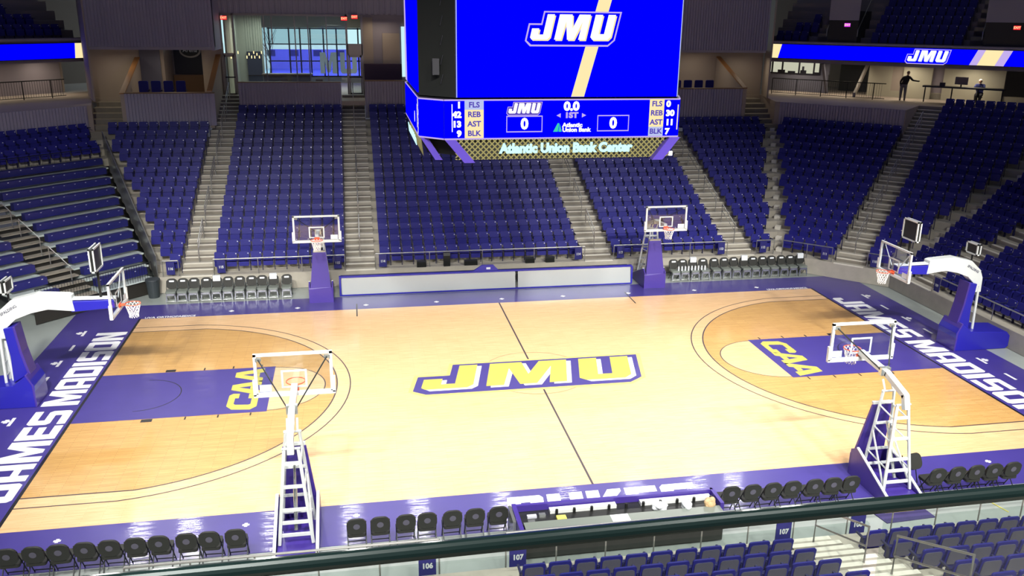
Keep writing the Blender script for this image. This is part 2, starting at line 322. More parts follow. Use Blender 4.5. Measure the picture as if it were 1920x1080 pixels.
flat('jmu_white_shadow', [sk(p, .16, -.13) for p in JMU], M['white_paint'], .009); flat('jmu_gold_letters', [sk(p) for p in JMU], M['gold_paint'], .0105)
def plus(x, y, r=.10): return [rect(x-r, y-r*.45, x+r, y+r*.45), rect(x-r*.45, y-r, x+r*.45, y-r*.45), rect(x-r*.45, y+r*.45, x+r*.45, y+r)]
pl = []
for x in (-10.99, -8.36, -5.57, -2.61, .2, 2.9, 5.86, 8.93, 11.91): pl += plus(x, 8.06)
for x in (-12.9, -8.7, -6.1, 8.6, 11.2): pl += plus(x, -8.1, .08)
flat('apron_logo_mark', pl, M['white_paint'], .004)
for sg in (-1, 1):
    ds = []
    for i, y in enumerate((6.15, 4.65, 3.15, 1.7, -1.4, -2.85, -4.3)):
        ds.append(rect(sg*16.12-.05, y-.28, sg*16.12+.05, y+.28))
        if i % 2 == 0: ds += plus(sg*16.12+sg*.16, y+.05, .13)
    flat('apron_dash_mark', ds, M['white_paint'], .004)
for x in (-13.3, 13.2):
    t = text('sponsor_lettering', 'UVA ORTHOPAEDICS', .27, M['white_paint'], face_mx((x, 7.68, .003), (1, 0, 0), (0, 1, 0)), court, ext=.001, bold=.008, sx=.74); tag(t, kind='structure')

# ---------------------------------------------------------------- seating bowl
DEP, RIS, Z0 = .84, .34, .72
T225 = math.tan(math.radians(22.5))
class Fr:
    def __init__(s, o, t, n): s.o = Vector((o[0], o[1], 0)); s.t = Vector((t[0], t[1], 0)); s.n = Vector((n[0], n[1], 0))
    def P(s, a, d, z=0): return s.o+s.t*a+s.n*d+Vector((0, 0, z))
    def mx(s, a, d, z): p = s.P(a, d, z); return Matrix(((s.t.x, s.n.x, 0, p.x), (s.t.y, s.n.y, 0, p.y), (0, 0, 1, p.z), (0, 0, 0, 1)))
KX, KY = 14.3, 10.9; WX = 17.95; KY2 = KY-(WX-KX); DG = (WX-KX)*math.sqrt(2)
FAR = Fr((0, KY), (1, 0), (0, 1))
RC = Fr((KX, KY), (R2, -R2), (R2, R2)); RS = Fr((WX, KY2), (0, -1), (1, 0))
# left corner / side: t runs left-to-right as seen from the court
LC = Fr((-WX, KY2), (R2, R2), (-R2, R2)); LS = Fr((-WX, KY2), (0, 1), (-1, 0))
NEAR = Fr((0, -11.75), (-1, 0), (0, -1))
def zr(i): return Z0+RIS*i
def tier(mb, fr, sl, sr, i0, i1, m=M['concrete'], zbase=None):
    for i in range(i0, i1):
        d0, d1 = i*DEP, (i+1)*DEP; z = zr(i); zb = (z-RIS-.05 if i else 0) if zbase is None else zbase
        p = [fr.P(sl(d0), d0), fr.P(sr(d0), d0), fr.P(sr(d1), d1), fr.P(sl(d1), d1)]
        vs = [(q.x, q.y, zb) for q in p]+[(q.x, q.y, z) for q in p]
        mb.add(vs, [(0, 3, 2, 1), (4, 5, 6, 7), (0, 1, 5, 4), (1, 2, 6, 5), (2, 3, 7, 6), (3, 0, 4, 7)], m)
b = MB(); tier(b, FAR, lambda d: -(KX+T225*d), lambda d: KX+T225*d, 0, 14); tier(b, FAR, lambda d: -13.4, lambda d: 13.1, 14, 16)
struct('concrete_far_tier', b)
b = MB(); tier(b, RC, lambda d: -T225*d, lambda d: DG+T225*d, 0, 14); tier(b, RC, lambda d: 2.6, lambda d: DG+T225*d, 14, 18); struct('concrete_right_corner_tier', b)
b = MB(); tier(b, RS, lambda d: -T225*d, lambda d: 22, 0, 18); struct('concrete_right_end_tier', b)
b = MB(); tier(b, LC, lambda d: -T225*d, lambda d: DG+T225*d, 11, 14); struct('concrete_left_corner_tier', b)
b = MB(); tier(b, NEAR, lambda d: -16, lambda d: 14, 0, 12); struct('concrete_near_tier', b)

# ---- seat prototype (origin on the tread under the backrest; front of seat towards -y)
def rounded(w, z0, z1, r=.05, n=3, cx=0):
    pts = []
    for (x, z, a) in ((w/2-r, z0+r, -90), (w/2-r, z1-r, 0), (-w/2+r, z1-r, 90), (-w/2+r, z0+r, 180)):
        for k in range(n+1):
            t = math.radians(a+90*k/n); pts.append((cx+x+r*math.cos(t), z+r*math.sin(t)))
    return pts
def lean(y0, zr_, k): return lambda a, bb, t: (a, y0+t+(bb-zr_)*k, bb)
def seat_parts():
    back = MB(); back.prism(rounded(.445, .42, .86, .05), lean(0, .42, .18), -.03, .012, M['seat'])
    pan = MB(); pan.prism(rounded(.42, .26, .60, .04), lean(-.16, .24, .14), -.05, .05, M['seat'])
    arm = MB(); arm.bx(.237, .28, -.26, .02, .63, .665, M['seat_dark']); arm.bx(.245, .27, -.06, .04, .0, .64, M['seat_dark']); arm.bx(.236, .281, -.12, -.04, .665, .83, M['seat_dark']) if False else None
    plate = MB(); plate.prism(rounded(.05, .755, .795, .012, 2, cx=.175), lean(0, .42, .18), -.036, -.030, M['plate'])
    shell = MB(); shell.prism(rounded(.37, .45, .79, .06), lean(0, .42, .18), .012, .030, M['shell'])
    return [('seat_back', back), ('folding_seat', pan), ('armrest', arm), ('number_plate', plate), ('back_shell', shell)]
SP = seat_parts()
SEATS = []   # (matrix, section key, row, index, total)
def add_row(fr, sl, sr, i, key, right_fixed=False, back=.62, zadd=0, dep=DEP, zz=None, jump=0):
    n = int((sr-sl+.02)/.517)
    if n < 1: return
    st = sr-n*.517 if right_fixed else sl
    if not right_fixed and key in ('C',): st = sl+(sr-sl-n*.517)/2
    for k in range(n):
        SEATS.append((fr.mx(st+.517*(k+.5), i*dep+back, zr(i) if zz is None else zz), key, i, k, n))
for i in range(16):
    d = i*DEP+.7
    add_row(FAR, -12.06, -6.37, i, 'B'); add_row(FAR, -5.05, 4.60, i, 'C'); add_row(FAR, 5.98, 11.68, i, 'D')
    if i < 14:
        add_row(FAR, 13.08, KX+T225*d-.40, i, 'E'); add_row(FAR, -(KX+T225*d-.30), -13.4, i, 'A', True)
        add_row(RC, -T225*d+.22, 2.55, i, 'F', True)
    add_row(RC, 4.0, DG+T225*d-.3, i, 'G')
    add_row(RS, -T225*d+.3, 1.35, i, 'H', True); add_row(RS, 2.85, 13.5, i, 'I')
for i in (16, 17): add_row(RC, 4.0, DG+T225*(i*DEP)-.3, i, 'G'); add_row(RS, -T225*i*DEP+.3, 1.35, i, 'H', True)
for i in (11, 12, 13):
    d = i*DEP+.7; add_row(LC, 2.7, DG+T225*d-.25, i, 'L'); add_row(LC, -T225*d+.3, 1.3, i, 'K', True)
# near side: we look at the backs
for i in range(7):
    for key, x0, x1 in (('N', 4.32+.0*i, 12.6), ('O', -2.95, 3.05)):
        n = int((x1-x0)/.517)
        for k in range(n): SEATS.append((loc_mx(x0+.517*(k+.5), -12.88-.84*i, .74+.34*i, math.pi), key, i, k, n))
# upper decks (right and left corners)
UD0, UZ0 = 16.9, 10.0
for i in range(7):
    z = UZ0+.52*i; dd = UD0+.84*i
    for key, fr, segs in (('U', RC, ((-7.0+.9*i, -4.5), (-1.1, 4.3), (9.0, 15.0))), ('V', LC, ((-6, 1.2), (2.6, 12.0-.9*i)))):
        for a0, a1 in segs:
            n = int((a1-a0)/.517)
            for k in range(n): SEATS.append((fr.mx(a0+.517*(k+.5), dd+.55, z), key, i, k+int(a0*7), n))
SECT = {'A': 'wedge beside bleacher wall', 'B': 'block behind left far basket', 'C': 'block behind silver table', 'D': 'block behind right far basket',
        'E': 'narrow wedge section right of that', 'F': 'corner behind black chairs', 'G': 'dim corner right of stairs', 'H': 'sliver by end stairs', 'I': 'end block behind right basket',
        'L': 'dark block above the bleachers', 'K': 'dark block at upper left', 'N': 'near right section', 'O': 'near middle section', 'U': 'upper deck right', 'V': 'upper deck left'}
SECT['E'] = 'narrow wedge past far stairs'
def inview(p, mg=40):
    d = p-CAM; z = d.dot(F_)
    if z < 1: return None
    x = 960+1633.8*d.dot(Rt)/z; y = 540-1633.8*d.dot(Up)/z
    return z if (-mg < x < 1920+mg and -mg < y < 1080+mg) else None
vis = []
for sdat in SEATS:
    z = inview(sdat[0].translation+Vector((0, 0, .6)))
    if z: vis.append((z, sdat))
vis.sort(key=lambda t: t[0])
bd = (760, 0, 1290, 255)
near300 = vis[:300]; rest = vis[300:]
root0 = thing('stadium_seat', 'seat', 'seat')
for nm, mb in SP: mb.build(nm, root0)
index_kids(root0)
first = True
for z, (mx, key, i, k, n) in near300:
    kk = k if key not in 'NO' else k
    lab = 'blue tip-up seat, %s from left in %s row of %s' % (ORD[kk], ORD[i], SECT[key])
    if first: r = root0; r.matrix_world = mx; r['label'] = lab; first = False
    else: r = dup(root0, mx, lab)
    r['group'] = 'blue stadium seats'
allm = MB()
lowp = MB()
for nm, mb in SP:
    if nm == 'back_shell': continue
    for f, mi in zip(mb.f, mb.mi): pass
    lowp.add(mb.v, mb.f, mb.m[0])
for z, (mx, *_r) in rest:
    base = len(allm.v); 
    for (vs, fs, m) in [(mb.v, mb.f, mb.m[0]) for nm, mb in SP if nm != 'back_shell']: allm.add(vs, fs, m, mx)
tag(allm.build('stadium_seats'), 'rows of dark blue tip-up seats filling the upper and farther stands', 'seats', kind='stuff')
print('SEATS', len(SEATS), len(vis))

# ---------------------------------------------------------------- aisles: half steps, nosings, handrails
def aisle(fr, s0, s1, i0, i1, name='aisle_stairs', extra=0):
    q = MB()
    for i in range(i0, i1+extra):
        z = zr(i); d0 = i*DEP
        if i >= i1: q.prism([(s0, d0), (s1, d0), (s1, d0+DEP), (s0, d0+DEP)], lambda a, c, t: tuple(fr.P(a, c, t)), zr(i1)-.6, z, M['step'])
        q.prism([(s0, d0+.42), (s1, d0+.42), (s1, d0+DEP-.002), (s0, d0+DEP-.002)], lambda a, c, t: tuple(fr.P(a, c, t)), z, z+.17, M['step'])
        for dd, zz in ((0, z), (.42, z+.17)):
            q.prism([(s0, d0+dd-.004), (s1, d0+dd-.004), (s1, d0+dd+.12), (s0, d0+dd+.12)], lambda a, c, t: tuple(fr.P(a, c, t)), zz-.03, zz+.004, M['nosing'])
    return struct(name, q)
aisle(FAR, -13.36, -12.08, 0, 16, extra=3); aisle(FAR, -6.36, -5.08, 0, 16, extra=3); aisle(FAR, 4.62, 5.96, 0, 16, extra=3); aisle(FAR, 11.70, 13.06, 0, 16, extra=3)
aisle(RC, 2.62, 3.96, 0, 18); aisle(RS, 1.38, 2.82, 0, 18)
aisle(NEAR, -4.25, -3.10, 0, 9)
q = MB()
for i in range(14):   # narrow gap steps on the two corner bisectors
    d = i*DEP
    for fr, s in ((RC, -T225*(d+.4)), (RS, -T225*(d+.4))):
        q.prism([(s-.12, d+.42), (s+.16, d+.42), (s+.10, d+.80), (s-.16, d+.80)], lambda a, c, t: tuple(fr.P(a, c, t)), zr(i), zr(i)+.17, M['nosing'])
struct('corner_gap_steps', q)
def handrail(fr, s, i, nrow, label, grp, wide=.30, h=.92):
    t = thing('aisle_handrail', label, 'handrail', group=grp)
    d0 = i*DEP+.12; d1 = d0+nrow*DEP; z0 = zr(i); z1 = zr(i+nrow) if nrow == int(nrow) else Z0+RIS*(i+nrow)
    P = lambda a, d, z: tuple(fr.P(a, d, z))
    a = MB(); a.tube([P(s, d0, z0), P(s, d0, z0+h)], .022, M['rail']); a.build('post', t)
    a = MB(); a.tube([P(s, d1, z1-.02), P(s, d1, z1+h)], .022, M['rail']); a.build('post', t)
    a = MB(); a.tube([P(s, d0, z0+h), P(s, d1, z1+h)], .026, M['rail']); a.build('top_rail', t)
    a = MB(); a.tube([P(s, d0, z0+h-.3), P(s, d1, z1+h-.3)], .018, M['rail']); a.build('mid_rail', t)
for fr, s, nm in ((FAR, -12.72, 'stairs left of the left far basket'), (FAR, -5.72, 'stairs right of the left far basket'), (FAR, 5.28, 'stairs left of the right far basket'), (FAR, 12.38, 'stairs right of the right far basket'), (RC, 3.3, 'corner stairs')):
    for k, i in enumerate((0, 3, 6, 9, 12, 15)):
        if fr is RC and i > 14: continue
        handrail(fr, s, i+.9 if False else i+1, 2, 'grey tubular handrail, %s going up the %s' % (ORD[k], nm), 'aisle handrails')
# ---------------------------------------------------------------- front guard rails and section signs
def guard(fr, s0, s1, label, sign=None, ends=(1, 1), z=Z0, step=2.2, dd=.06, h=.70, cat='railing'):
    t = thing('front_guardrail', label, cat, group=None)
    P = lambda a, d, zz: tuple(fr.P(a, d, zz))
    a = MB(); a.tube([P(s0, dd, z+h), P(s1, dd, z+h)], .028, M['rail']); a.build('top_rail', t)
    n = max(1, round(abs(s1-s0)/step))
    for k in range(n+1):
        x = s0+(s1-s0)*k/n; a = MB(); a.tube([P(x, dd, z-.1), P(x, dd, z+h)], .02, M['rail']); a.build('post', t)
    if sign:
        for e, x in ((ends[0], s0+.32), (ends[1], s1-.32)):
            if not e: continue
            a = MB(); a.prism([(x-.17, z+.10), (x+.17, z+.10), (x+.17, z+h-.02), (x-.17, z+h-.02)], lambda u, v, w_: tuple(fr.P(u, dd-.05+w_, v)), -.012, .012, M['banner']); bo = a.build('section_sign', t); bo['label'] = 'blue section number plate'
            p = fr.P(x, dd-.064, z+.36); sg = -1 if fr is NEAR else 1
            text('number', sign, .155, M['white'], face_mx(p, fr.t, (0, 0, 1)), bo, ext=.002, bold=.006, sx=.9)
    return t
guard(FAR, -14.1, -13.45, 'short grey guardrail beside the bleacher wall', '116', (0, 1)); guard(FAR, -12.0, -6.4, 'grey guardrail behind left row of black chairs', '115')
guard(FAR, -5.05, 4.6, 'long grey guardrail above the silver table', '114'); guard(FAR, 6.0, 11.65, 'grey guardrail behind the right far basket', '113')
guard(FAR, 13.15, 14.05, 'short guardrail in front of the two-seat wedge row', '112', (1, 0)); guard(RC, .15, 2.5, 'angled guardrail behind right end of the black chairs', '111', (0, 1), step=1.3)
guard(RC, 4.1, DG-.15, 'short angled guardrail right of the corner stairs', '110', (1, 0), step=1.3); guard(RS, .1, 1.3, 'short guardrail before the small end block', None, step=1.3)
guard(RS, 2.9, 12, 'long guardrail beside the right main basket', '109', (1, 0), step=1.75)
def guardn(x0, x1, label, sign, ends):
    t = thing('front_guardrail', label, 'railing'); y = -11.55
    a = MB(); a.tube([(x0, y, 1.42), (x1, y, 1.42)], .026, M['rail']); a.build('top_rail', t)
    n = max(1, round((x1-x0)/1.15))
    for k in range(n+1):
        a = MB(); x = x0+(x1-x0)*k/n; a.tube([(x, y, 0), (x, y, 1.42)], .018, M['rail']); a.build('post', t)
    for e, x in zip(ends, (x0+.25, x1-.25)):
        if e:
            a = MB(); a.bx(x-.18, x+.18, y-.03, y-.01, .56, 1.20, M['banner']); bo = a.build('section_sign', t); bo['label'] = 'blue section number plate'
            text('number', sign, .17, M['white'], face_mx((x, y-.034, .82), (1, 0, 0), (0, 0, 1)), bo, ext=.002, bold=.007, sx=.9)
guardn(-10.5, -4.4, 'near guardrail at lower left under the dark bar', '106', (0, 1)); guardn(-3.0, 3.5, 'near guardrail in front of the near middle section', '107', (1, 1)); guardn(4.8, 12.6, 'near guardrail in front of the near right section', '108', (1, 0))
def nearrail(pts, label, d):
    t = thing('aisle_handrail', label, 'handrail', group='near aisle handrails')
    (x, y0, z0), (x1, y1, z1) = pts
    a = MB(); a.tube([(x, y0, z0), (x, y0, z0+.98), (x1, y1, z1+.98), (x1, y1, z1)], .026, M['rail'], n=8); a.build('loop_rail', t)
    a = MB(); a.tube([(x, y0, z0+.55), (x1, y1, z1+.55)], .02, M['rail']); a.build('mid_rail', t)
nearrail(((3.68, -12.1, .72), (3.68, -13.9, 1.4)), 'nearer grey loop handrail standing on the near aisle stairs', 0)
nearrail(((3.68, -14.75, 1.75), (3.68, -16.6, 2.6)), 'grey loop handrail at the bottom right, among the near seats', 0)

# ---------------------------------------------------------------- retractable bleachers (left corner)
BL = thing('retractable_bleachers', 'telescopic bleachers with blue bench rows and grey decks in the left corner', 'bleachers')
P = lambda a, d, z: tuple(LC.P(a, d, z))
st0, st1 = DG-3.95, DG-2.62
dk = MB(); skirt = MB()
for i in range(11):
    d0 = i*DEP+.15; z = .72+RIS*i; sl = -T225*d0; sr = DG+T225*d0-.18
    for a0, a1 in ((sl, st0), (st1, sr)):
        m_ = MB(); m_.prism([(a0, d0), (a1, d0), (a1, d0+DEP+.05), (a0, d0+DEP+.05)], P, z-.07, z, M['bplat']); m_.build('deck', BL)
        s_ = MB(); s_.prism([(a0+.1, d0+.26), (a1-.1, d0+.26), (a1-.1, d0+.56), (a0+.1, d0+.56)], P, z+.14, z+.44, M['bseat']); so = s_.build('bench', BL)
        n = int((a1-a0)/.52); tg = MB()
        for k in range(n):
            x = a0+.25+.52*k; tg.prism([(x, d0+.250), (x+.06, d0+.250), (x+.06, d0+.258), (x, d0+.258)], P, z+.37, z+.40, M['plate'])
        if n > 0: tag(tg.build('number_plate', so), kind='stuff')
    for dd, zz in ((0, z), (.42, z+.17)):
        m_ = MB(); m_.prism([(st0+.05, d0+dd), (st1-.05, d0+dd), (st1-.05, d0+dd+.36), (st0+.05, d0+dd+.36)], P, zz-.05, zz, M['step']); m_.build('step', BL)
    skirt.prism([(sl, d0+.10), (sr, d0+.10), (sr, d0+.12), (sl, d0+.12)], P, .02 if i == 0 else z-RIS, z-.07, M['bdark'])
skirt.build('under_deck_panel', BL)
m_ = MB()
m_.tube([P(DG-.2, .1, 1.45), P(0, .1, 1.45)], .02, M['dkmetal'])
for k in range(44): x = DG-.2-k*.115; m_.tube([P(x, .1, .72), P(x, .1, 1.45)], .008, M['dkmetal'], n=4)
m_.build('front_railing', BL)
for k in (1, 3.5, 6, 8.5):
    m_ = MB(); d = k*DEP; sc = (st0+st1)/2; m_.tube([P(sc, d, Z0+RIS*k), P(sc, d, Z0+RIS*k+.75), P(sc, d+1.5, Z0+RIS*k+1.35), P(sc, d+1.5, Z0+RIS*k+.6)], .022, M['rail']); m_.build('stair_handrail', BL)
# bleacher side wall / privacy panel along the bisector
pw = MB()
def bis(d): return Vector((-(KX+T225*d), KY+d, 0))
for i in range(12):
    d0, d1 = i*DEP, (i+1)*DEP; p0, p1 = bis(d0), bis(d1)
    for (za, zb) in ((Z0+RIS*i-.4, Z0+RIS*i+.95),):
        nx = Vector((-.035, .015, 0))
        vs = [tuple(p0+Vector((0, 0, max(.0, za)))), tuple(p1+Vector((0, 0, za+RIS))), tuple(p1+Vector((0, 0, zb+RIS))), tuple(p0+Vector((0, 0, zb)))]
        vs += [tuple(Vector(v)+nx) for v in vs]
        pw.add(vs, [(0, 1, 2, 3), (7, 6, 5, 4), (3, 2, 6, 7), (0, 3, 7, 4), (1, 5, 6, 2), (0, 4, 5, 1)], M['rail'])
p0 = bis(0); pw.add([tuple(p0), tuple(bis(.5)), tuple(bis(.5)+Vector((0, 0, 1))), tuple(p0+Vector((0, 0, 1.6)))], [(0, 1, 2, 3)], M['rail'])
tag(pw.build('bleacher_side_panel'), 'sloping grey panel between the bleachers and the leftmost blue seats', 'panel')
ex = MB()
for k in range(30): x = -1+k*.28; ex.tube([P(x, 11*DEP+.1, Z0+RIS*11-.1), P(x, 11*DEP+.1, Z0+RIS*11+.55)], .008, M['dkmetal'], n=4)
ex.tube([P(-2, 11*DEP+.1, Z0+RIS*11+.55), P(DG+3.4, 11*DEP+.1, Z0+RIS*11+.55)], .02, M['dkmetal'])
tag(ex.build('bleacher_top_railing'), 'thin black railing along the top of the bleachers', 'railing')
aisle(LC, 1.4, 2.6, 11, 14)

# ---------------------------------------------------------------- corrugated parapets, concourses
def corr(name, A, B, z0, z1, m=None, per=.165, dep=.075, back=.06, cap=None):
    A = Vector((A[0], A[1], 0)); B = Vector((B[0], B[1], 0)); L = (B-A).length; t = (B-A)/L; n = Vector((t.y, -t.x, 0))
    q = MB(); k = int(L/per); pr = []
    for i in range(k):
        x = i*per
        for f, dpt in ((0, 0), (.42, 0), (.5, dep), (.92, dep)): pr.append((x+f*per, dpt))
    pr.append((L, 0))
    vs = []
    for x, dpt in pr: p = A+t*x+n*dpt; vs += [(p.x, p.y, z0), (p.x, p.y, z1)]
    q.add(vs, [(2*i, 2*i+2, 2*i+3, 2*i+1) for i in range(len(pr)-1)], m or M['corr'])
    b0 = A-n*back; b1 = B-n*back
    q.add([(A.x, A.y, z0), (B.x, B.y, z0), (b1.x, b1.y, z0), (b0.x, b0.y, z0), (A.x, A.y, z1), (B.x, B.y, z1), (b1.x, b1.y, z1), (b0.x, b0.y, z1)], [(0, 3, 2, 1), (4, 5, 6, 7), (3, 7, 6, 2), (0, 4, 7, 3), (1, 2, 6, 5)], m or M['corr'])
    if cap:
        c0 = A+n*.08; c1 = B+n*.08; d0 = A-n*.25; d1 = B-n*.25
        q.add([(p.x, p.y, z) for z in (z1, z1+.05) for p in (c0, c1, d1, d0)], [(0, 3, 2, 1), (4, 5, 6, 7), (0, 1, 5, 4), (1, 2, 6, 5), (2, 3, 7, 6), (3, 0, 4, 7)], cap)
    return struct(name, q)
CZ = 6.85
corr('wall_parapet_left_basket', (-11.98, 24.36), (-6.36, 24.36), 5.9, 7.88, cap=M['ledge'])
corr('wall_parapet_middle', (-5.05, 24.36), (4.6, 24.36), 5.9, 7.95, m=M['upper'], cap=M['ledge'])
corr('wall_parapet_right_basket', (6.0, 24.36), (11.65, 24.36), 5.9, 7.95, cap=M['ledge'])
corr('wall_parapet_left_wedge', (-17.62, 22.72), (-13.05, 22.72), 5.75, 7.45, cap=M['ledge'])
corr('wall_parapet_right_wedge', (13.1, 22.72), (17.15, 22.72), 5.75, 7.6, cap=M['ledge'])
pa, pb = RC.P(-4.5, 11.8), RC.P(2.55, 11.8); corr('wall_parapet_right_corner', (pa.x, pa.y), (pb.x, pb.y), 5.55, 6.85)
pa, pb = LC.P(-3, 11.8), LC.P(DG+4.5, 11.8); corr('wall_parapet_left_corner', (pa.x, pa.y), (pb.x, pb.y), 5.5, 6.85)
# floors of the concourse
q = MB(); q.bx(-12.0, 11.7, 24.42, 40, CZ-.25, CZ, M['cwall']); q.bx(-30, -12.0, 27.0, 40, CZ-.25, CZ); q.bx(11.7, 30, 27.0, 40, CZ-.25, CZ); q.bx(-17.6, -13.38, 22.8, 27, CZ-.25, CZ); q.bx(13.1, 17.2, 22.8, 27, CZ-.25, CZ)
struct('floor_concourse', q, M['cwall'])
q = MB()
for fr, a0, a1, d0 in ((RC, -4.8, 2.6, 11.86), (RC, 2.6, 22, 15.12), (LC, -12, DG+4.8, 11.86)):
    q.prism([(a0, d0), (a1, d0), (a1+(6 if a1 < 12 and fr is LC else 0), 22), (a0-(6 if fr is RC and a0 < 0 else 0), 22)], lambda a, c, t: tuple(fr.P(a, c, t)), CZ-3.2, CZ-.002)
struct('floor_corner_concourse', q, M['cwall'])
# sloped stair-side walls with oak caps
def slope_wall(name, x, y0, z0, y1, z1, w_=.22):
    q = MB(); q.prism([(y0, 5.6), (y1, 6.0), (y1, z1), (y0, z0)], YZ, x-w_/2, x+w_/2, M['cwall']); q.prism([(y0, z0), (y1, z1), (y1, z1+.06), (y0, z0+.06)], YZ, x-w_/2-.03, x+w_/2+.03, M['oak']); return struct(name, q)
slope_wall('wall_stair_side_left', -17.72, 22.75, 7.42, 27.1, 9.05); slope_wall('wall_stair_side_left', -13.28, 22.75, 7.55, 27.1, 9.22); slope_wall('wall_stair_side_right', 17.3, 22.75, 7.6, 27.1, 9.2)
# stair going up behind the left gap
q = MB()
for k in range(6): q.bx(-19.9, -17.84, 22.45+.7*k, 27.2, 0 if k == 0 else 5.3, 5.50+.24*k, M['step'])
struct('stair_left_vomitory', q)
q = MB()
for k in range(6): q.bx(17.42, 19.9, 22.45+.7*k, 27.2, 0 if k == 0 else 5.3, 5.50+.24*k, M['step'])
struct('stair_right_vomitory', q)
# back wall of the concourse, y = 27.2
q = MB(); q.bx(-20.4, -16.5, 27.2, 27.4, CZ, 9.9, M['cwall']); q.bx(-14.1, -13.0, 27.2, 27.4, CZ, 9.9, M['cwall']); q.bx(-16.5, -14.1, 27.2, 27.4, 9.66, 9.9, M['cwall'])
q.bx(-16.5, -16.35, 27.4, 30, CZ, 9.7, M['cwall']); q.bx(-14.25, -14.1, 27.4, 30, CZ, 9.7, M['cwall']); q.bx(-16.5, -14.1, 30, 30.2, CZ, 9.9, M['greywall'])
q.bx(-17.6, -16.5, 27.1, 27.19, CZ, 9.7, M['bluewall'])
struct('wall_box_back_left', q)
q = MB(); q.bx(13.2, 20.4, 27.2, 27.4, CZ, 9.9, M['cwall']); struct('wall_box_back_right', q)
corr('wall_upper_left', (-19.5, 24.3), (-13.05, 24.3), 9.78, 14.5, back=.4); corr('wall_upper_right', (13.05, 24.3), (19.2, 24.3), 9.75, 14.5, back=.4)
q = MB(); q.bx(-13.2, -13.05, 24.36, 27.3, 9.6, 14.5, M['corr']); q.bx(-19.5, -13.2, 24.4, 27.3, 9.62, 9.76, M['upper']); q.bx(13.05, 13.2, 24.36, 27.3, 9.6, 14.5, M['corr']); q.bx(13.2, 19.2, 24.4, 27.3, 9.6, 9.75, M['upper']); struct('wall_upper_return', q)
corr('wall_upper_middle', (-13.05, 27.2), (13.05, 27.2), 11.55, 14.5, m=M['upper'], per=.33, dep=.03, back=.2)
# left/right short return from upper wall towards the upper decks
for sg in (-1, 1):
    q = MB(); pts = [(19.5, 24.34), (20.6, 27.5), (22.6, 31.6)] if sg > 0 else [(-19.5, 24.34), (-20.55, 27.3), (-21.6, 31.6)]
    for p0, p1 in zip(pts[:-1], pts[1:]):
        q.add([(p0[0], p0[1], 6.9), (p1[0], p1[1], 6.9), (p1[0], p1[1], 14.5), (p0[0], p0[1], 14.5), (p0[0]+sg*.1, p0[1], 6.9), (p1[0]+sg*.1, p1[1], 6.9), (p1[0]+sg*.1, p1[1], 14.5), (p0[0]+sg*.1, p0[1], 14.5)], [(0, 1, 2, 3), (7, 6, 5, 4), (3, 2, 6, 7), (0, 4, 5, 1), (0, 3, 7, 4)], M['cwall'])
    struct('wall_%s_corner_return' % ('left' if sg < 0 else 'right'), q)
q = MB()
for fr, s0, s1 in ((RC, -14, 26), (LC, -16, DG+14)): q.prism([(s0, 26), (s1, 26), (s1, 26.3), (s0, 26.3)], lambda a, c, t: tuple(fr.P(a, c, t)), 4, 20, M['tanpanel'])
struct('wall_upper_far', q)

# ---- glazed lobby behind the left far section
q = MB()
for x in (-13.05, -12.35, -5.95, -5.05): q.bx(x-.06, x+.06, 27.1, 27.25, CZ, 11.55, M['frame'])
for x in (-10.62, -8.9, -8.15, -7.1, -10.2): q.bx(x-.03, x+.03, 27.12, 27.2, 7.7 if x != -10.2 else 9.9, 11.55, M['frame'])
q.bx(-13.05, -5.05, 27.1, 27.25, 11.43, 11.55, M['frame']); q.bx(-13.05, -12.35, 27.1, 27.25, 9.25, 9.35, M['frame']); q.bx(-5.95, -5.05, 27.1, 27.25, 9.25, 9.9, M['frame'])
struct('window_1', q)
q = MB(); q.bx(-12.3, -6.0, 27.15, 27.17, 7.7, 11.43, M['winglass']); struct('window_1_pane', q)
def door(name, x0, x1, label):
    t = tag(bpy.data.objects.new(name, None), kind='structure'); col.objects.link(t)
    a = MB(); w_ = .09
    for u0, u1 in ((x0, x0+w_), (x1-w_, x1)): a.bx(u0, u1, 27.14, 27.2, CZ, 9.25, M['frame'])
    a.bx(x0, x1, 27.14, 27.2, 9.13, 9.25, M['frame']); a.bx(x0, x1, 27.14, 27.2, CZ, CZ+.22, M['frame']); a.bx(x0, x1, 27.12, 27.2, 7.95, 8.02, M['dframe']); a.build('door_frame', t)
    a = MB(); a.bx(x0+w_, x1-w_, 27.16, 27.175, CZ+.2, 9.13, M['clearglass']); a.build('door_pane', t)
door('door_1', -12.98, -12.42, ''); door('door_2', -5.88, -5.12, '')
q = MB(); q.bx(-12.9, -12.8, 27.3, 38, CZ, 11.6, M['palewall']); q.bx(-5.0, -4.9, 27.3, 38, CZ, 11.6, M['greywall']); q.bx(-12.9, -4.9, 27.3, 38, 11.6, 11.7, M['palewall'])
q.bx(-12.9, -11.3, 33, 33.2, CZ, 11.6, M['palewall']); q.bx(-12.3, -11.4, 32.8, 33, CZ, 9.2, M['darkpanel']); q.bx(-12.9, -4.9, 37.9, 38.1, 10.6, 11.6, M['palewall']); q.bx(-12.9, -4.9, 37.9, 38.1, CZ, 7.3, M['greywall'])
struct('wall_lobby', q)
q = MB()
for x in (-11.3, -9.95, -9.2, -8.5, -7.6, -6.7, -6.0, -5.2): q.bx(x-.05, x+.05, 37.9, 38, 7.3, 10.6, M['dframe'])
for z in (7.3, 8.35, 9.5, 10.55): q.bx(-11.4, -4.9, 37.9, 38, z-.04, z+.04, M['dframe'])
struct('window_2', q)
q = MB(); q.bx(-18, 2, 60, 60.2, 5, 16, M['sky']); tag(q.build('daylight_sky'), kind='structure')
q = MB(); q.bx(-20, 4, 39, 60, 6.0, 6.8, M['road']); tag(q.build('floor_outdoor_ground'), kind='structure')
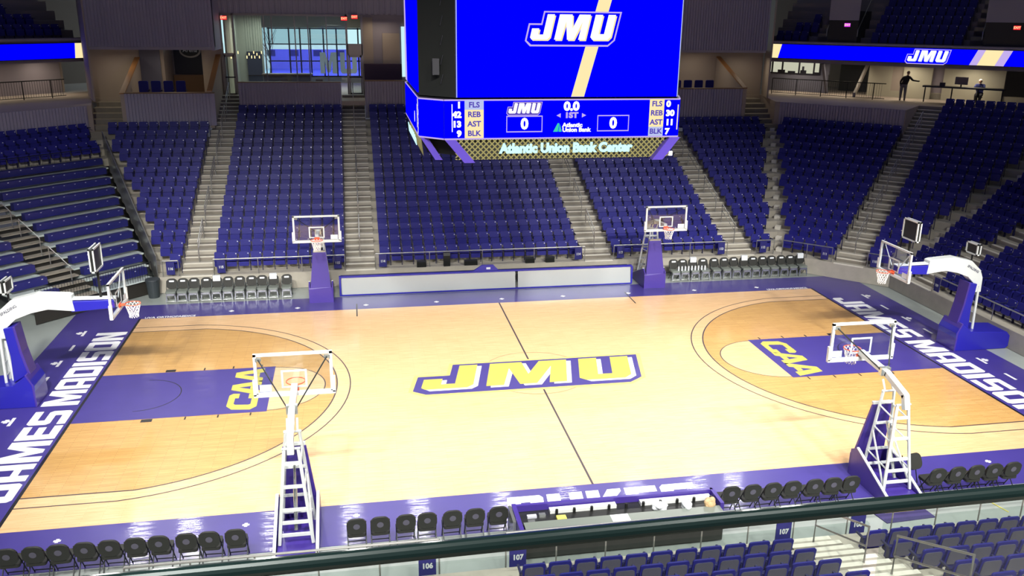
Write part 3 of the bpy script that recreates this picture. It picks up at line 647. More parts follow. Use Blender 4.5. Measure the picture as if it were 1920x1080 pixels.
reflection_tint = glassmat('violet_reflection_tint', (.42, .38, 1.0), .03)  # violet tint laid over the panes in place of a reflection in the glass
q = MB(); q.bx(-11.3, -5.0, 37.86, 37.87, 7.3, 9.15, reflection_tint); struct('window_2_reflection_tint', q)
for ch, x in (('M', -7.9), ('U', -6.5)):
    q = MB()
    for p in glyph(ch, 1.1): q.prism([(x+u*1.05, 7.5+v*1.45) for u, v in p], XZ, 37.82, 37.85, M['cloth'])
    struct('window_2_reflected_letters', q)  # pale letters modelled as part of the same reflection
b_ = thing('distant_building', 'pale building seen far outside through the lobby windows', 'building')
a = MB(); a.bx(-16, 0, 55, 57, 6.8, 8.9, M['bldg']); a.build('wall', b_)
for k in range(7): a = MB(); a.bx(-15+2*k, -14.3+2*k, 54.95, 55, 7.9, 8.4, M['bluewall']); a.build('window', b_)
tr = MB()
for (x, h, sgn) in ((-13.2, 3.3, 1), (-11.9, 2.9, -1)):
    base = Vector((x, 44, 6.8)); tr.tube([base, base+Vector((.1, 0, 1.4)), base+Vector((.3*sgn, 0, h))], .07, M['black2'], r2=.02)
    for k in range(12):
        p = base+Vector((.1, 0, 1.0+.17*k)); a_ = random.uniform(-1.1, 1.1); tr.tube([p, p+Vector((math.sin(a_)*.8, 0, .8+.3*random.random())), p+Vector((math.sin(a_)*1.5, 0, 1.5))], .022, M['black2'], n=4, r2=.008)
tag(tr.build('bare_tree'), 'bare leafless tree outside the lobby windows', 'tree')
q = MB(); q.bx(-11.2, -8.3, 31, 31.8, CZ, 7.85, M['plumbench']); q.bx(-11.3, -8.2, 30.95, 31.85, 7.85, 7.92, M['ledge']); tag(q.build('lobby_counter'), 'dark counter standing in the glazed lobby', 'counter')
for x, lab in ((-12.55, 'left of the counter'), (-11.65, 'near the lobby left wall'), (-11.2, 'closest to the window strip')):
    t = thing('pendant_lamp', 'cluster of warm glowing pendant bulbs, %s' % lab, 'lamp', (x, 28.6, 9.0), group='lobby pendant bulbs')
    for k in range(4):
        zz = .16*(k % 2)+.1*(k == 3); a = MB(); a.cyl((.13*k-.2, .05*k), .022, zz-.02, zz+.13, M['bulb'], 8); a.build('bulb', t)
        a = MB(); a.tube([(.13*k-.2, .05*k, zz+.13), (.13*k-.2, .05*k, 2.5)], .006, M['dkmetal'], n=4); a.build('cord', t)
for x, lab in ((-9.55, 'middle of the bar ledge'), (-7.6, 'right part of the bar ledge')):
    t = thing('bar_stool', 'tan bar stool behind the corrugated ledge, %s' % lab, 'stool', (x, 25.4, CZ), group='bar stools')
    a = MB(); a.bx(-.2, .2, -.2, .2, .72, .78, M['tanpanel']); a.build('seat', t); a = MB(); a.bx(-.2, .2, .16, .2, .78, 1.12, M['tanpanel']); a.build('backrest', t)
    for sx in (-1, 1):
        for sy in (-1, 1): a = MB(); a.tube([(sx*.17, sy*.17, 0), (sx*.15, sy*.15, .72)], .015, M['dkmetal'], n=5); a.build('leg', t)
# wall to the right of the lobby
q = MB(); q.bx(-5.0, -2.85, 27.2, 27.4, CZ, 11.6, M['greywall']); q.bx(-2.85, 13.1, 27.3, 27.4, CZ, 11.6, M['greywall']); struct('wall_lobby_right', q)
q = MB(); q.bx(-5.0, -4.42, 27.1, 27.19, 8.75, 11.4, M['tanpanel']); q.bx(-3.87, -2.86, 27.1, 27.19, 8.75, 10.52, M['tanpanel']); struct('trim_1', q)
q = MB(); q.bx(-5.0, -2.8, 26.5, 27.1, CZ, 8.78, M['plumbench']); tag(q.build('plum_booth'), 'dark plum booth back against the wall right of the lobby', 'booth')
q = MB(); q.bx(-2.75, -2.2, 27.2, 27.28, 8.0, 10.9, M['sky']); q.bx(-2.5, -2.45, 27.15, 27.2, 8.0, 10.9, M['dframe']); struct('window_3', q)
# wedge box: poster, seats
q = MB(); q.bx(-16.25, -14.3, 29.9, 29.98, 8.0, 9.7, M['darkpanel']); po = q.build('dark_poster'); tag(po, 'dark wall poster with a pale arched emblem above the box seats', 'poster')
q = MB()
for r0, y in ((.62, 29.88),):
    q.prism([(-15.28+.62*math.cos(math.radians(a)), 9.36+.42*math.sin(math.radians(a))) for a in range(180, 361, 15)]+[(-14.66, 9.66), (-15.9, 9.66)], XZ, 29.86, 29.89, M['frame'])
    q.prism([(-15.28+.52*math.cos(math.radians(a)), 9.38+.34*math.sin(math.radians(a))) for a in range(180, 361, 15)]+[(-14.76, 9.6), (-15.8, 9.6)], XZ, 29.84, 29.87, M['black'])
eo = q.build('arched_emblem', po)
text('emblem_lettering', 'Arena', .34, M['white'], face_mx((-15.28, 29.83, 9.38), (1, 0, 0), (0, 0, 1)), po, ext=.002, bold=.005)
q = MB(); q.bx(-16.3, -14.2, 29.6, 29.9, CZ, 7.95, M['ledge']); struct('trim_2', q)
def box_chair(x, y, lab, c='navy'):
    t = thing('box_seat', lab, 'chair', (x, y, CZ), group='high-backed box seats')
    a = MB(); a.prism(rounded(.50, .45, 1.12, .07), XZ, -.05, .05, M['seat']); a.build('backrest', t)
    a = MB(); a.bx(-.24, .24, -.45, 0, .38, .48, M['seat']); a.build('seat', t); a = MB(); a.bx(-.03, .03, -.2, -.1, 0, .4, M['chrome']); a.build('leg', t)
    a = MB(); a.bx(.26, .31, -.4, .02, .58, .66, M['seat_dark']); a.build('armrest', t)
for k, x in enumerate((-17.0, -16.35, -15.7, -15.05)): box_chair(x, 24.6, 'high-backed navy box seat at upper left, %s from the left' % ORD[k])
for k, x in enumerate((13.7, 14.4, 15.1, 15.8)): box_chair(x, 24.6, 'high-backed navy box seat right of the scoreboard, %s from left' % ORD[k])
# exit signs
def exit_sign(loc, lab, m, right=(1, 0, 0), n=(0, -1, 0), s=1):
    mx = face_mx(loc, right, (0, 0, 1)); t = thing('exit_sign', lab, 'sign', mx=mx)
    a = MB(); a.bx(-.19*s, .19*s, -.12*s, .12*s, -.05, 0, M['black']); a.build('housing', t)
    a = MB(); a.bx(-.175*s, .175*s, -.105*s, .105*s, .0, .012, m); a.build('lit_face', t)
    text('exit_lettering', 'EXIT', .17*s, M['cream_led'], Matrix.Translation((0, 0, .016)), t, ext=.001, bold=.004)
exit_sign((-12.8, 26.95, 11.3), 'red exit sign over the left lobby door', M['exit']); exit_sign((-6.05, 26.95, 11.32), 'left of two red exit signs over the right lobby door', M['exit']); exit_sign((-5.45, 26.9, 11.42), 'right of two red exit signs over the right lobby door', M['exit'])

# ---------------------------------------------------------------- basketball hoops
def board(t, lean_=0):
    g = MB(); g.bx(-.90, .90, .0, .014, 2.92, 3.95, M['glass']); bo = g.build('backboard_glass', t)
    f = MB()
    for x0, x1, z0, z1 in ((-.92, .92, 3.90, 3.965), (-.92, .92, 2.90, 2.96), (-.92, -.85, 2.9, 3.96), (.85, .92, 2.9, 3.96)): f.bx(x0, x1, -.02, .045, z0, z1, M['white'])
    f.build('backboard_frame', t)
    f = MB()
    for x0, x1, z0, z1 in ((-.305, .305, 3.46, 3.51), (-.305, .305, 3.05, 3.09), (-.305, -.255, 3.09, 3.46), (.255, .305, 3.09, 3.46)): f.bx(x0, x1, -.008, -.001, z0, z1, M['white'])
    f.build('target_square', bo)
    f = MB(); f.bx(-.96, .96, -.035, .06, 2.86, 2.935, M['boardpad'])
    for sg in (-1, 1): f.bx(sg*.93-.035, sg*.93+.035, -.035, .06, 2.9, 3.30, M['boardpad'])
    f.build('edge_padding', t)
    f = MB(); f.bx(.54, .82, -.006, -.001, 2.98, 3.16, M['cloth']); f.build('sponsor_decal', bo)
    r = MB(); r.tube([(.228*math.cos(a*math.pi/12), -.39+.228*math.sin(a*math.pi/12), 3.05) for a in range(24)], .013, M['orange'], closed=True); r.box((0, -.085, 3.03), (.16, .16, .03), M['orange']); r.box((0, -.012, 3.0), (.2, .02, .16), M['orange']); r.build('rim', t)
def net(t):
    n = MB()
    for k in range(12):
        a0 = k*math.pi/6
        for sg in (-1, 1):
            pts = []
            for j in range(6):
                rr = .222-.085*min(1, j/4); a = a0+sg*j*math.pi/12; pts.append((rr*math.cos(a), -.39+rr*math.sin(a), 3.04-.085*j))
            n.tube(pts, .0075, M['net'], n=4)
    n.build('net', t)
def shot_clock(t, y, z0, z1, w_=.9, x=0, name='shot_clock'):
    a = MB(); a.bx(x-w_/2+.04, x+w_/2-.04, y-.05, y+.05, z0+.04, z1-.04, M['black']); c = a.build(name, t)
    a = MB()
    for yy in (y-.06, y+.06):
        for x0, x1, q0, q1 in ((-w_/2, w_/2, z1-.05, z1), (-w_/2, w_/2, z0, z0+.05), (-w_/2, -w_/2+.05, z0, z1), (w_/2-.05, w_/2, z0, z1)): a.bx(x+x0, x+x1, yy-.02, yy+.02, q0, q1, M['white'])
    for xx in (-w_/2+.02, w_/2-.02): a.bx(x+xx-.02, x+xx+.02, y-.06, y+.06, z0, z0+.04, M['white'])
    a.build('clock_frame', c)
def main_hoop(origin, tv, nv, label):
    t = thing('basketball_hoop', label, 'basketball hoop', mx=frame_mx(origin, tv, nv), group=None); board(t); net(t)
    B = lambda prof, x0, x1, m, nm, par=t: (lambda q: (q.prism(prof, YZ, x0, x1, m), q.build(nm, par, bevel=.015)))(MB())[1]
    B([(2.65, 0), (4.75, 0), (4.85, .1), (4.85, .5), (4.7, .66), (3.2, .74), (2.78, 1.05), (2.6, .7)], -.52, .52, M['padblue'], 'base')
    B([(2.60, .0), (2.66, .0), (2.68, .72), (2.84, 1.06), (2.78, 1.07), (2.62, .72)], -.525, .525, M['padpurple'], 'base_front_pad')
    B([(2.80, 1.02), (3.25, .74), (3.22, 1.6), (3.30, 2.5), (3.02, 2.55), (2.94, 1.7)], -.27, .27, M['padblue'], 'mast_padding')
    B([(2.74, 1.0), (2.82, 1.0), (2.95, 1.7), (3.04, 2.55), (2.97, 2.56), (2.88, 1.72)], -.275, .275, M['padpurple'], 'mast_front_pad')
    B([(1.25, 2.93), (1.30, 3.42), (1.42, 3.46), (2.3, 3.52), (3.0, 3.36), (3.42, 3.0), (3.56, 2.7), (3.58, 2.15), (3.30, 2.15), (3.22, 2.5), (2.95, 2.75), (2.5, 2.92), (2.0, 3.02)], -.17, .17, M['white'], 'arm')
    B([(.1, 2.98), (1.35, 2.90), (1.42, 3.24), (.1, 3.24)], -.15, .15, M['padblue'], 'arm_padding'); B([(.05, 3.25), (1.45, 3.27), (1.45, 3.33), (.05, 3.30)], -.12, .12, M['white'], 'arm_top_tube')
    a = MB()
    for x in (-.16, .16): a.tube([(x, 3.50, .65), (x, 3.46, 2.4)], .045, M['white'], n=8)
    for z in (.95, 1.35, 1.75, 2.1): a.tube([(-.16, 3.48, z), (.16, 3.48, z)], .02, M['white'])
    a.tube([(0, 3.34, .7), (0, 3.40, 2.4)], .05, M['white'], n=8); a.build('lift_frame', t)
    for sg in (-1, 1):
        a = MB(); a.tube([(sg*.2, .06, 3.2), (sg*.75, .06, 3.85)], .018, M['white']); a.build('brace', t)
        text('lettering', 'SPALDING', .12, M['bluewall'], face_mx((sg*.176, 3.1, 3.05), (0, sg, .55*sg*-1), (0, .5, .9)), t, ext=.001, bold=.004)
    a = MB(); a.tube([(.0, .5, 3.3), (0, .5, 4.2)], .04, M['black'], n=8); a.build('clock_post', t)
    shot_clock(t, .5, 4.18, 4.92, .86); a = MB(); a.tube([(0, 3.1, 3.3), (0, 3.1, 3.62)], .03, M['black'], n=6); a.build('clock_post', t); shot_clock(t, 3.1, 3.58, 4.0, .62, 0, 'small_clock')
    return t
main_hoop((13.10, .1, 0), (0, -1), (1, 0), 'right main basketball hoop with blue padded base, white arm and shot clock')
main_hoop((-13.10, .1, 0), (0, 1), (-1, 0), 'left main basketball hoop with blue padded base, cut by the left picture edge')
def side_hoop(origin, tv, nv, label, netted=True):
    t = thing('practice_hoop', label, 'basketball hoop', mx=frame_mx(origin, tv, nv)); board(t)
    if netted: net(t)
    W = M['white']
    a = MB(); a.bx(-.42, .42, 1.25, 2.75, .1, .22, M['padpurple']); a.build('base_deck', t)
    a = MB()
    for k in range(4): a.cyl((-.36+.24*k, 2.5), .05, 0, .1, M['black'], 8)
    a.build('caster', t)
    for sg in (-1, 1):
        a = MB(); a.prism([(.95, 0), (.95, .72), (1.2, .86), (2.8, .20), (2.8, 0)], YZ, sg*.47-.03, sg*.47+.03, M['padpurple']); s_ = a.build('side_panel', t, bevel=.006)
        a = MB(); a.prism([(1.2, .86), (2.8, .20), (2.8, .23), (1.2, .89)], YZ, sg*.47-.035, sg*.47+.035, W); a.build('edge_strip', s_)
        a = MB(); a.tube([(sg*.37, 1.35, .22), (sg*.15, 1.45, 2.62)], .042, W, n=6); a.tube([(sg*.37, 2.35, .24), (sg*.15, 2.08, 2.50)], .042, W, n=6)
        for k, z in enumerate((.9, 1.6, 2.2)): f0 = (z-.22)/2.4; x = .37-.22*f0; a.tube([(sg*x, 1.35+.1*f0, z), (sg*x, 2.35-.27*f0, z-.1)], .022, W)
        a.tube([(sg*.37, 2.35, .3), (sg*.26, 1.40, 1.5)], .028, W); a.build('upright', t)
    a = MB()
    for z, yy in ((.45, 2.30), (.75, 2.27), (1.05, 2.24), (1.6, 2.18), (2.15, 2.12)): x = .37-.22*(z-.22)/2.3; a.box((0, yy, z), (2*x, .05, .07), W)
    for z in (.5, .95, 1.7, 2.3): x = .37-.22*(z-.22)/2.4; a.box((0, 1.38+.04*z, z), (2*x, .05, .06), W)
    a.build('cross_bar', t)
    a = MB(); a.tube([(0, 2.2, .5), (0, 1.75, 1.35)], .045, M['chrome'], n=8); a.tube([(0, 1.75, 1.35), (0, 1.55, 1.8)], .028, M['chrome'], n=8); a.build('gas_spring', t)
    a = MB(); a.prism([(.95, .0), (.88, .0), (.88, .62), (1.18, 2.12), (1.25, 2.12), (.95, .62)], YZ, -.01, .01, M['padpurple']); a.v = []; a.f = []; a.mi = []
    a.add([(-.50, .93, 0), (.50, .93, 0), (.50, .93, .60), (.42, .95, .66), (.27, 1.22, 2.12), (-.27, 1.22, 2.12), (-.42, .95, .66), (-.50, .93, .60)]+[(-.50, 1.0, 0), (.50, 1.0, 0), (.50, 1.0, .60), (.42, 1.02, .66), (.27, 1.28, 2.12), (-.27, 1.28, 2.12), (-.42, 1.02, .66), (-.50, 1.0, .60)],
          [(0, 1, 2, 3, 6, 7), (3, 4, 5, 6), (8, 15, 14, 11, 10, 9), (14, 13, 12, 11)]+[[i, 8+i, 8+(i+1) % 8, (i+1) % 8] for i in range(8)], M['padpurple'])
    a.build('front_pad', t)
    a = MB(); a.box((0, 1.22, 2.17), (.5, .08, .07), M['orange'] if False else M['boardpad']); a.build('pad_cap', t)
    a = MB()
    for p, q_ in (((0, 2.22, 2.45), (0, 2.12, 2.75)), ((0, 2.12, 2.75), (0, 1.3, 3.0)), ((0, 1.3, 3.0), (0, .06, 3.1))):
        p, q_ = Vector(p), Vector(q_); d = (q_-p).normalized(); u = Vector((1, 0, 0)); v = d.cross(u); h = .075
        vs = [tuple(c+u*i*h+v*j*h) for c in (p-d*.03, q_+d*.03) for i, j in ((-1, -1), (1, -1), (1, 1), (-1, 1))]
        a.add(vs, [(0, 1, 2, 3), (7, 6, 5, 4), (0, 4, 5, 1), (1, 5, 6, 2), (2, 6, 7, 3), (3, 7, 4, 0)], W)
    a.build('boom', t, bevel=.012)
    a = MB(); a.box((0, 1.16, 3.02), (.26, .12, .22), M['chrome']); a.build('brace_clamp', t)
    for sg in (-1, 1): a = MB(); a.tube([(sg*.1, 1.16, 3.04), (sg*.80, .07, 3.84)], .018, M['dkmetal']); a.box((sg*.80, .06, 3.84), (.14, .05, .08), M['chrome']); a.build('brace', t)
    for sg in (-1, 1): a = MB(); a.tube([(sg*.11, 1.46, 2.6), (sg*.11, 1.3, 2.86)], .03, W); a.build('hinge_arm', t)
    a = MB(); a.tube([(-.2, 1.46, 2.6), (.2, 1.46, 2.6)], .03, W); a.tube([(-.2, 2.1, 2.5), (.2, 2.1, 2.5)], .03, W); a.build('top_pin', t)
    return t
side_hoop((-7.43, -7.1, 0), (-1, 0), (0, -1), 'near left practice hoop seen from behind, white ladder-like frame on purple base', False)
side_hoop((7.48, -7.1, 0), (-1, 0), (0, -1), 'near right practice hoop seen from behind, standing beside the near stairs')
side_hoop((-7.40, 7.7, 0), (1, 0), (0, 1), 'far left practice hoop with purple front pad, facing the camera')
side_hoop((7.26, 7.7, 0), (1, 0), (0, 1), 'far right practice hoop with purple front pad, next to the silver table')

# ---------------------------------------------------------------- centre-hung scoreboard
SBD = thing('hanging_scoreboard', 'huge centre-hung video scoreboard with blue screens above the court', 'scoreboard', (0, 0, 0))
xl, xr, yf, yb, ch = -3.98, 3.50, -3.50, 3.5, .9
def oct_(x0, x1, y0, y1, c, c2=.30): return [(x0+c, y0), (x1-c2, y0), (x1, y0+.95), (x1, y1-c), (x1-c, y1), (x0+c, y1), (x0, y1-c), (x0, y0+c)]
a = MB(); a.prism(oct_(xl+.02, xr-.02, yf+.04, yb, ch), XY, 9.56, 14.6, M['black']); a.build('housing', SBD)
a = MB(); a.prism(oct_(xl+.25, xr-.25, yf+.3, yb-.2, .9), XY, 7.95, 9.6, M['black']); a.build('lower_core', SBD)
a = MB(); a.bx(-3.04, 3.14, yf-.02, yf+.03, 9.57, 14.4, M['blue_led']); scr = a.build('front_screen', SBD)
a = MB(); a.prism([(.10, 9.58), (.46, 9.58), (1.72, 14.3), (1.36, 14.3)], XZ, yf-.028, yf-.021, M['cream_led']); st_ = a.build('cream_stripe', scr)
a = MB()
for x0, x1, z0, z1 in ((-3.04, -3.02, 9.57, 14.4), (3.12, 3.14, 9.57, 14.4)): a.bx(x0, x1, yf-.03, yf-.02, z0, z1, M['pale_led'])
a.build('screen_edge_line', scr)
def jmu_on(par, cx, cz, wid, y, mats=('lilac_led', 'blue_led', 'cream_led', 'white_led'), hz=1.0, fr=None):
    k = wid/8.2
    F = (lambda u, v, dy: (cx+(u+.25*v)*k, y-dy, cz+v*k*hz)) if fr is None else (lambda u, v, dy: tuple(fr(cx+(u+.25*v)*k, -dy, cz+v*k*hz)))
    for nm, polys, m, dy in (('logo_outline', [OUT2], mats[0], .004), ('logo_field', [OUT], mats[1], .007), ('logo_shadow', JMU, mats[2], .010), ('logo_letters', JMU, mats[3], .014)):
        q = MB()
        for p in polys:
            dx = (.14, -.1) if nm == 'logo_shadow' else (0, 0)
            q.quad(*[F(u+dx[0], v+dx[1], dy) for u, v in p], m=M[m])
        q.build(nm, par)
jmu_on(scr, .15, 11.40, 2.52, yf-.03, hz=1.12)
a = MB(); a.bx(xl-.02, xl+.04, yf+ch+.15, yb-ch, 9.62, 14.4, M['blue_led']); ls = a.build('left_screen', SBD)
a = MB(); a.prism([(yb-ch-.75, 9.62), (yb-ch, 9.62), (yb-ch, 14.4), (yb-ch-.25, 14.4)], YZ, xl-.03, xl-.022, M['lilac_led']); a.build('pale_stripe', ls)
a = MB(); a.bx(xr-.04, xr+.02, yf+ch+.15, yb-ch, 9.62, 14.4, M['blue_led']); a.build('right_screen', SBD)
a = MB(); a.bx(-3.0, 2.6, yb-.03, yb+.03, 9.57, 14.4, M['blue_led']); bs_ = a.build('back_screen', SBD)
jmu_on(bs_, 0, 0, 4.0, 0, hz=1.12, fr=lambda a_, d, z: (-.2-a_, yb+.035-d, z+11.6))
a = MB()
for k in range(9): a.tube([(-3.42, -3.62+.46, 9.9+.5*k), (-3.36, -3.2, 10.15+.5*k)], .012, M['hang'], n=4)
a.build('corner_cable', SBD)
a = MB(); a.box((-3.55, -3.15, 10.35), (.18, .18, .42), M['hang']); a.build('corner_camera', SBD)
# ring display
a = MB(); a.prism(oct_(xl-.02, xr+.0, yf-.08, yb+.05, .62), XY, 8.46, 9.53, M['dframe']); ringb = a.build('ring_display', SBD)
a = MB(); pr = oct_(xl-.02, xr, yf-.08, yb+.05, .62)
for (p, q_) in ((pr[7], pr[0]), (pr[0], pr[1]), (pr[1], pr[2]), (pr[6], pr[7]), (pr[2], pr[3])):
    p, q_ = Vector((*p, 0)), Vector((*q_, 0)); t_ = (q_-p).normalized(); n_ = Vector((t_.y, -t_.x, 0))*.012
    a.add([tuple(v+n_+Vector((0, 0, z))) for z in (8.50, 9.49) for v in (p, q_)], [(0, 1, 3, 2)], M['blue_led'])
    for z0, z1 in ((8.46, 8.50), (9.49, 9.53)): a.add([tuple(v+n_*1.3+Vector((0, 0, z))) for z in (z0, z1) for v in (p, q_)], [(0, 1, 3, 2)], M['lilac_led'])
a.build('ring_screen', ringb)
yd = yf-.095
def bp(px, py): return (-3.36+(px-834)*.01512, 8.50+(255-py)*.01431)
def bbox(x0, y0, x1, y1, m, nm='cell', dy=.006):
    (u0, z1), (u1, z0) = bp(x0, y0), bp(x1, y1); q = MB(); q.bx(u0, u1, yd-dy, yd-.001, z0, z1, M[m]); return q.build(nm, ringb)
def btxt(t_, px, py, size, m, bold=.01, sx=1.0, al='CENTER'):
    u, z = bp(px, py); return text('lettering', t_, size, M[m], face_mx((u, yd-.012, z), (1, 0, 0), (0, 0, 1)), ringb, ext=.001, bold=bold, sx=sx, align=al)
for (x0, x1, nx, al, vals, pale) in ((869, 903, 863, 'RIGHT', ('1', '42', '13', '9'), 0), (1210, 1238, 1242, 'LEFT', ('0', '30', '11', '7'), 3)):
    for k, (lb, v) in enumerate(zip(('FLS', 'REB', 'AST', 'BLK'), vals)):
        y0 = 184.5+17.6*k; bbox(x0, y0, x1, y0+17.6, 'pale_led' if k == pale else 'cream_led'); btxt(lb, (x0+x1)/2, y0+9, .20, 'navy_led', .006, 1.05); btxt(v, nx, y0+9.5, .22, 'white_led', .014, 1.1, al)
for x0, y0, x1, y1 in ((944, 214, 1010, 245), (1112, 214, 1172, 245)):
    for bb in ((x0, y0, x1, y0+2), (x0, y1-2, x1, y1), (x0, y0, x0+1.5, y1), (x1-1.5, y0, x1, y1)): bbox(*bb, 'lilac_led', 'score_box')
    btxt('0', (x0+x1)/2, 230, .40, 'white_led', .02)
btxt('0.0', 1063, 197.5, .32, 'white_led', .018, 1.1); btxt('1ST', 1063, 214, .20, 'lilac_led', .012, 1.2)
for sg, cx in ((-1, 1040), (1, 1086)):
    u, z = bp(cx, 214); q = MB(); q.quad((u-sg*.05, yd-.008, z-.06), (u+sg*.07, yd-.008, z), (u-sg*.05, yd-.008, z+.06), m=M['lilac_led']); q.build('possession_arrow', ringb)
btxt('Atlantic', 1047, 232.5, .155, 'white_led', .008, 1.15, 'LEFT'); btxt('Union Bank', 1047, 241.5, .155, 'white_led', .008, 1.08, 'LEFT')
u, z = bp(1038, 237); q = MB(); q.quad((u-.12, yd-.008, z-.11), (u+.01, yd-.008, z-.11), (u+.05, yd-.008, z+.12), (u+.0, yd-.008, z+.12), m=M['green_led']); q.quad((u+.03, yd-.008, z-.11), (u+.12, yd-.008, z-.11), (u+.06, yd-.008, z+.10), m=M['green_led']); q.build('green_triangle', ringb)
bbox(846, 192, 847.5, 243, 'white_led', 'divider_line'); bbox(1264, 195, 1266, 243, 'cream_led', 'divider_line')
u, z = bp(979, 200); jmu_on(ringb, u-.02, z+.01, .95, yd-.004, ('lilac_led', 'navy_led', 'white_led', 'white_led'), 1.2)
# left side of the ring
q = MB(); X0 = xl-.036
q.bx(X0, X0+.003, -2.78, -2.55, 8.52, 9.47, M['cream_led']); q.bx(X0, X0+.003, -2.35, -2.33, 8.65, 9.3, M['white_led']); q.build('cell', ringb)
for k, v in enumerate(('FLS', 'REB', 'AST', 'BLK')): text('lettering', v, .16, M['navy_led'], face_mx((X0-.004, -2.66, 9.36-.24*k), (0, -1, 0), (0, 0, 1)), ringb, ext=.001)
text('lettering', '0', .40, M['white_led'], face_mx((X0-.004, -1.5, 8.85), (0, -1, 0), (0, 0, 1)), ringb, ext=.001, bold=.02)
for k, v in enumerate(('0', '30', '11', '7')): text('lettering', v, .2, M['white_led'], face_mx((X0-.004, -2.85+.0, 9.36-.24*k), (0, -1, 0), (0, 0, 1)), ringb, ext=.001, bold=.01)
# lattice skirt
def lattice(nm, x0, x1, z0, z1, fn, per=.155):
    q = MB(); q.quad(fn(x0, z0, 0), fn(x1, z0, 0), fn(x1, z1, 0), fn(x0, z1, 0), m=M['black']); H = z1-z0; w_ = .026
    n = int((x1-x0+H)/per)+1
    for k in range(n):
        for sg in (1, -1):
            xs = x0-H+k*per+.03 if sg == 1 else x0+k*per+.03
            ax, az, bx_, bz = xs, z0, xs+sg*H, z1
            lo, hi = 0., 1.
            for lim, s2 in ((x0, 1), (x1, -1)):
                da, db = (ax-lim)*s2, (bx_-lim)*s2
                if da < 0 and db < 0: lo, hi = 1, 0; break
                if da < 0: lo = max(lo, da/(da-db))
                if db < 0: hi = min(hi, da/(da-db))
            if hi-lo < .03: continue
            p0 = (ax+(bx_-ax)*lo, az+(bz-az)*lo); p1 = (ax+(bx_-ax)*hi, az+(bz-az)*hi)
            q.quad(fn(p0[0]-w_, p0[1], .01+.003*sg), fn(p0[0]+w_, p0[1], .01+.003*sg), fn(p1[0]+w_, p1[1], .01+.003*sg), fn(p1[0]-w_, p1[1], .01+.003*sg), m=M['goldlit'])
    return q.build(nm, SBD)
lat = lattice('lattice_skirt', -3.05, 3.0, 7.88, 8.44, lambda x, z, d: (x, -3.36-d-(z-7.88)*.12, z))
text('lettering', 'Atlantic Union Bank Center', .36, M['ice_led'], face_mx((.03, -3.49, 8.18), (1, 0, 0), (0, -.12, 1)), lat, ext=.012, bold=.02, sx=.92)
lat2 = lattice('lattice_skirt', -2.6, 2.6, 7.88, 8.44, lambda y, z, d: (xl+.12-d-(z-7.88)*.12, -y, z))
text('lettering', 'Atlantic Union Bank Center', .36, M['ice_led'], face_mx((xl-.02, 0, 8.18), (0, -1, 0), (-.12, 0, 1)), lat2, ext=.01, bold=.026, sx=.8)
for (xa, xb) in ((-3.22, -2.70), (3.10, 2.62)):
    q = MB(); w_ = .15; q.prism([(xa-w_, 8.46), (xa+w_, 8.46), (xb+w_, 7.84), (xb-w_, 7.84)], XZ, -3.66, -3.40, M['padpurple']); q.build('corner_brace', SBD)
for (xa, ya, xb, yb_) in ((xl+.1, -2.95, xl+.5, -3.3), (3.20, -2.7, 3.05, -2.7)):
    q = MB(); q.prism([(xa-.1, 8.46), (xa+.1, 8.46), (xb+.1, 7.84), (xb-.1, 7.84)], XZ, ya-.12, ya+.12, M['padpurple']); q.build('corner_brace', SBD)
q = MB(); q.cyl((3.12, -3.3), .07, 7.9, 8.02, M['cloth'], 10); q.build('camera_dome', SBD)
for x in (-2.5, 2.5):
    q = MB(); q.tube([(x, 0, 14.6), (x, 0, 20)], .03, M['dkmetal']); q.build('hanging_cable', SBD)

# ---------------------------------------------------------------- ribbon boards and upper decks
RD_ = 16.12
def ribbon(fr, s0, s1, z0, z1, label, items):
    t = thing('ribbon_board', label, 'screen')
    P = lambda a, d, z: tuple(fr.P(a, RD_+d, z))
    q = MB(); q.prism([(s0, 0), (s1, 0), (s1, .12), (s0, .12)], lambda a, c, t_: P(a, c, t_), z0-.03, z1+.03, M['black']); q.build('housing', t)
    q = MB(); q.quad(P(s0, -.01, z0), P(s1, -.01, z0), P(s1, -.01, z1), P(s0, -.01, z1), m=M['blue_led']); sc = q.build('screen', t)
    for (a0, a1, k, m) in items:
        q = MB(); q.quad(P(a0, -.016, z0), P(a1, -.016, z0), P(a1+k, -.016, z1), P(a0+(0 if a0 == s0 else k), -.016, z1), m=M[m]); q.build('stripe', sc)
    return t, sc, P
t, sc, Pr = ribbon(RC, -7.15, 12, 9.20, 10.05, 'right ribbon display, blue with white letters and cream stripes', ((-7.15, -6.35, .2, 'cream_led'), (4.75, 5.15, .35, 'lilac_led'), (5.15, 6.05, .35, 'cream_led'), (6.05, 6.5, .35, 'lilac_led')))
jmu_on(sc, 2.55, 9.63, 2.35, 0, ('lilac_led', 'blue_led', 'pale_led', 'white_led'), 1.15, fr=lambda a_, d, z: Pr(a_, -.02+d, z))
LE = 12.6
t, sc, Pl = ribbon(LC, -8, LE, 9.05, 9.86, 'left ribbon display, plain blue ending in a cream block', ())
q = MB(); q.quad(Pl(LE-.78, -.016, 9.05), Pl(LE, -.016, 9.05), Pl(LE-.06, -.016, 9.86), Pl(LE-.7, -.016, 9.86), m=M['cream_led']); q.build('stripe', sc)
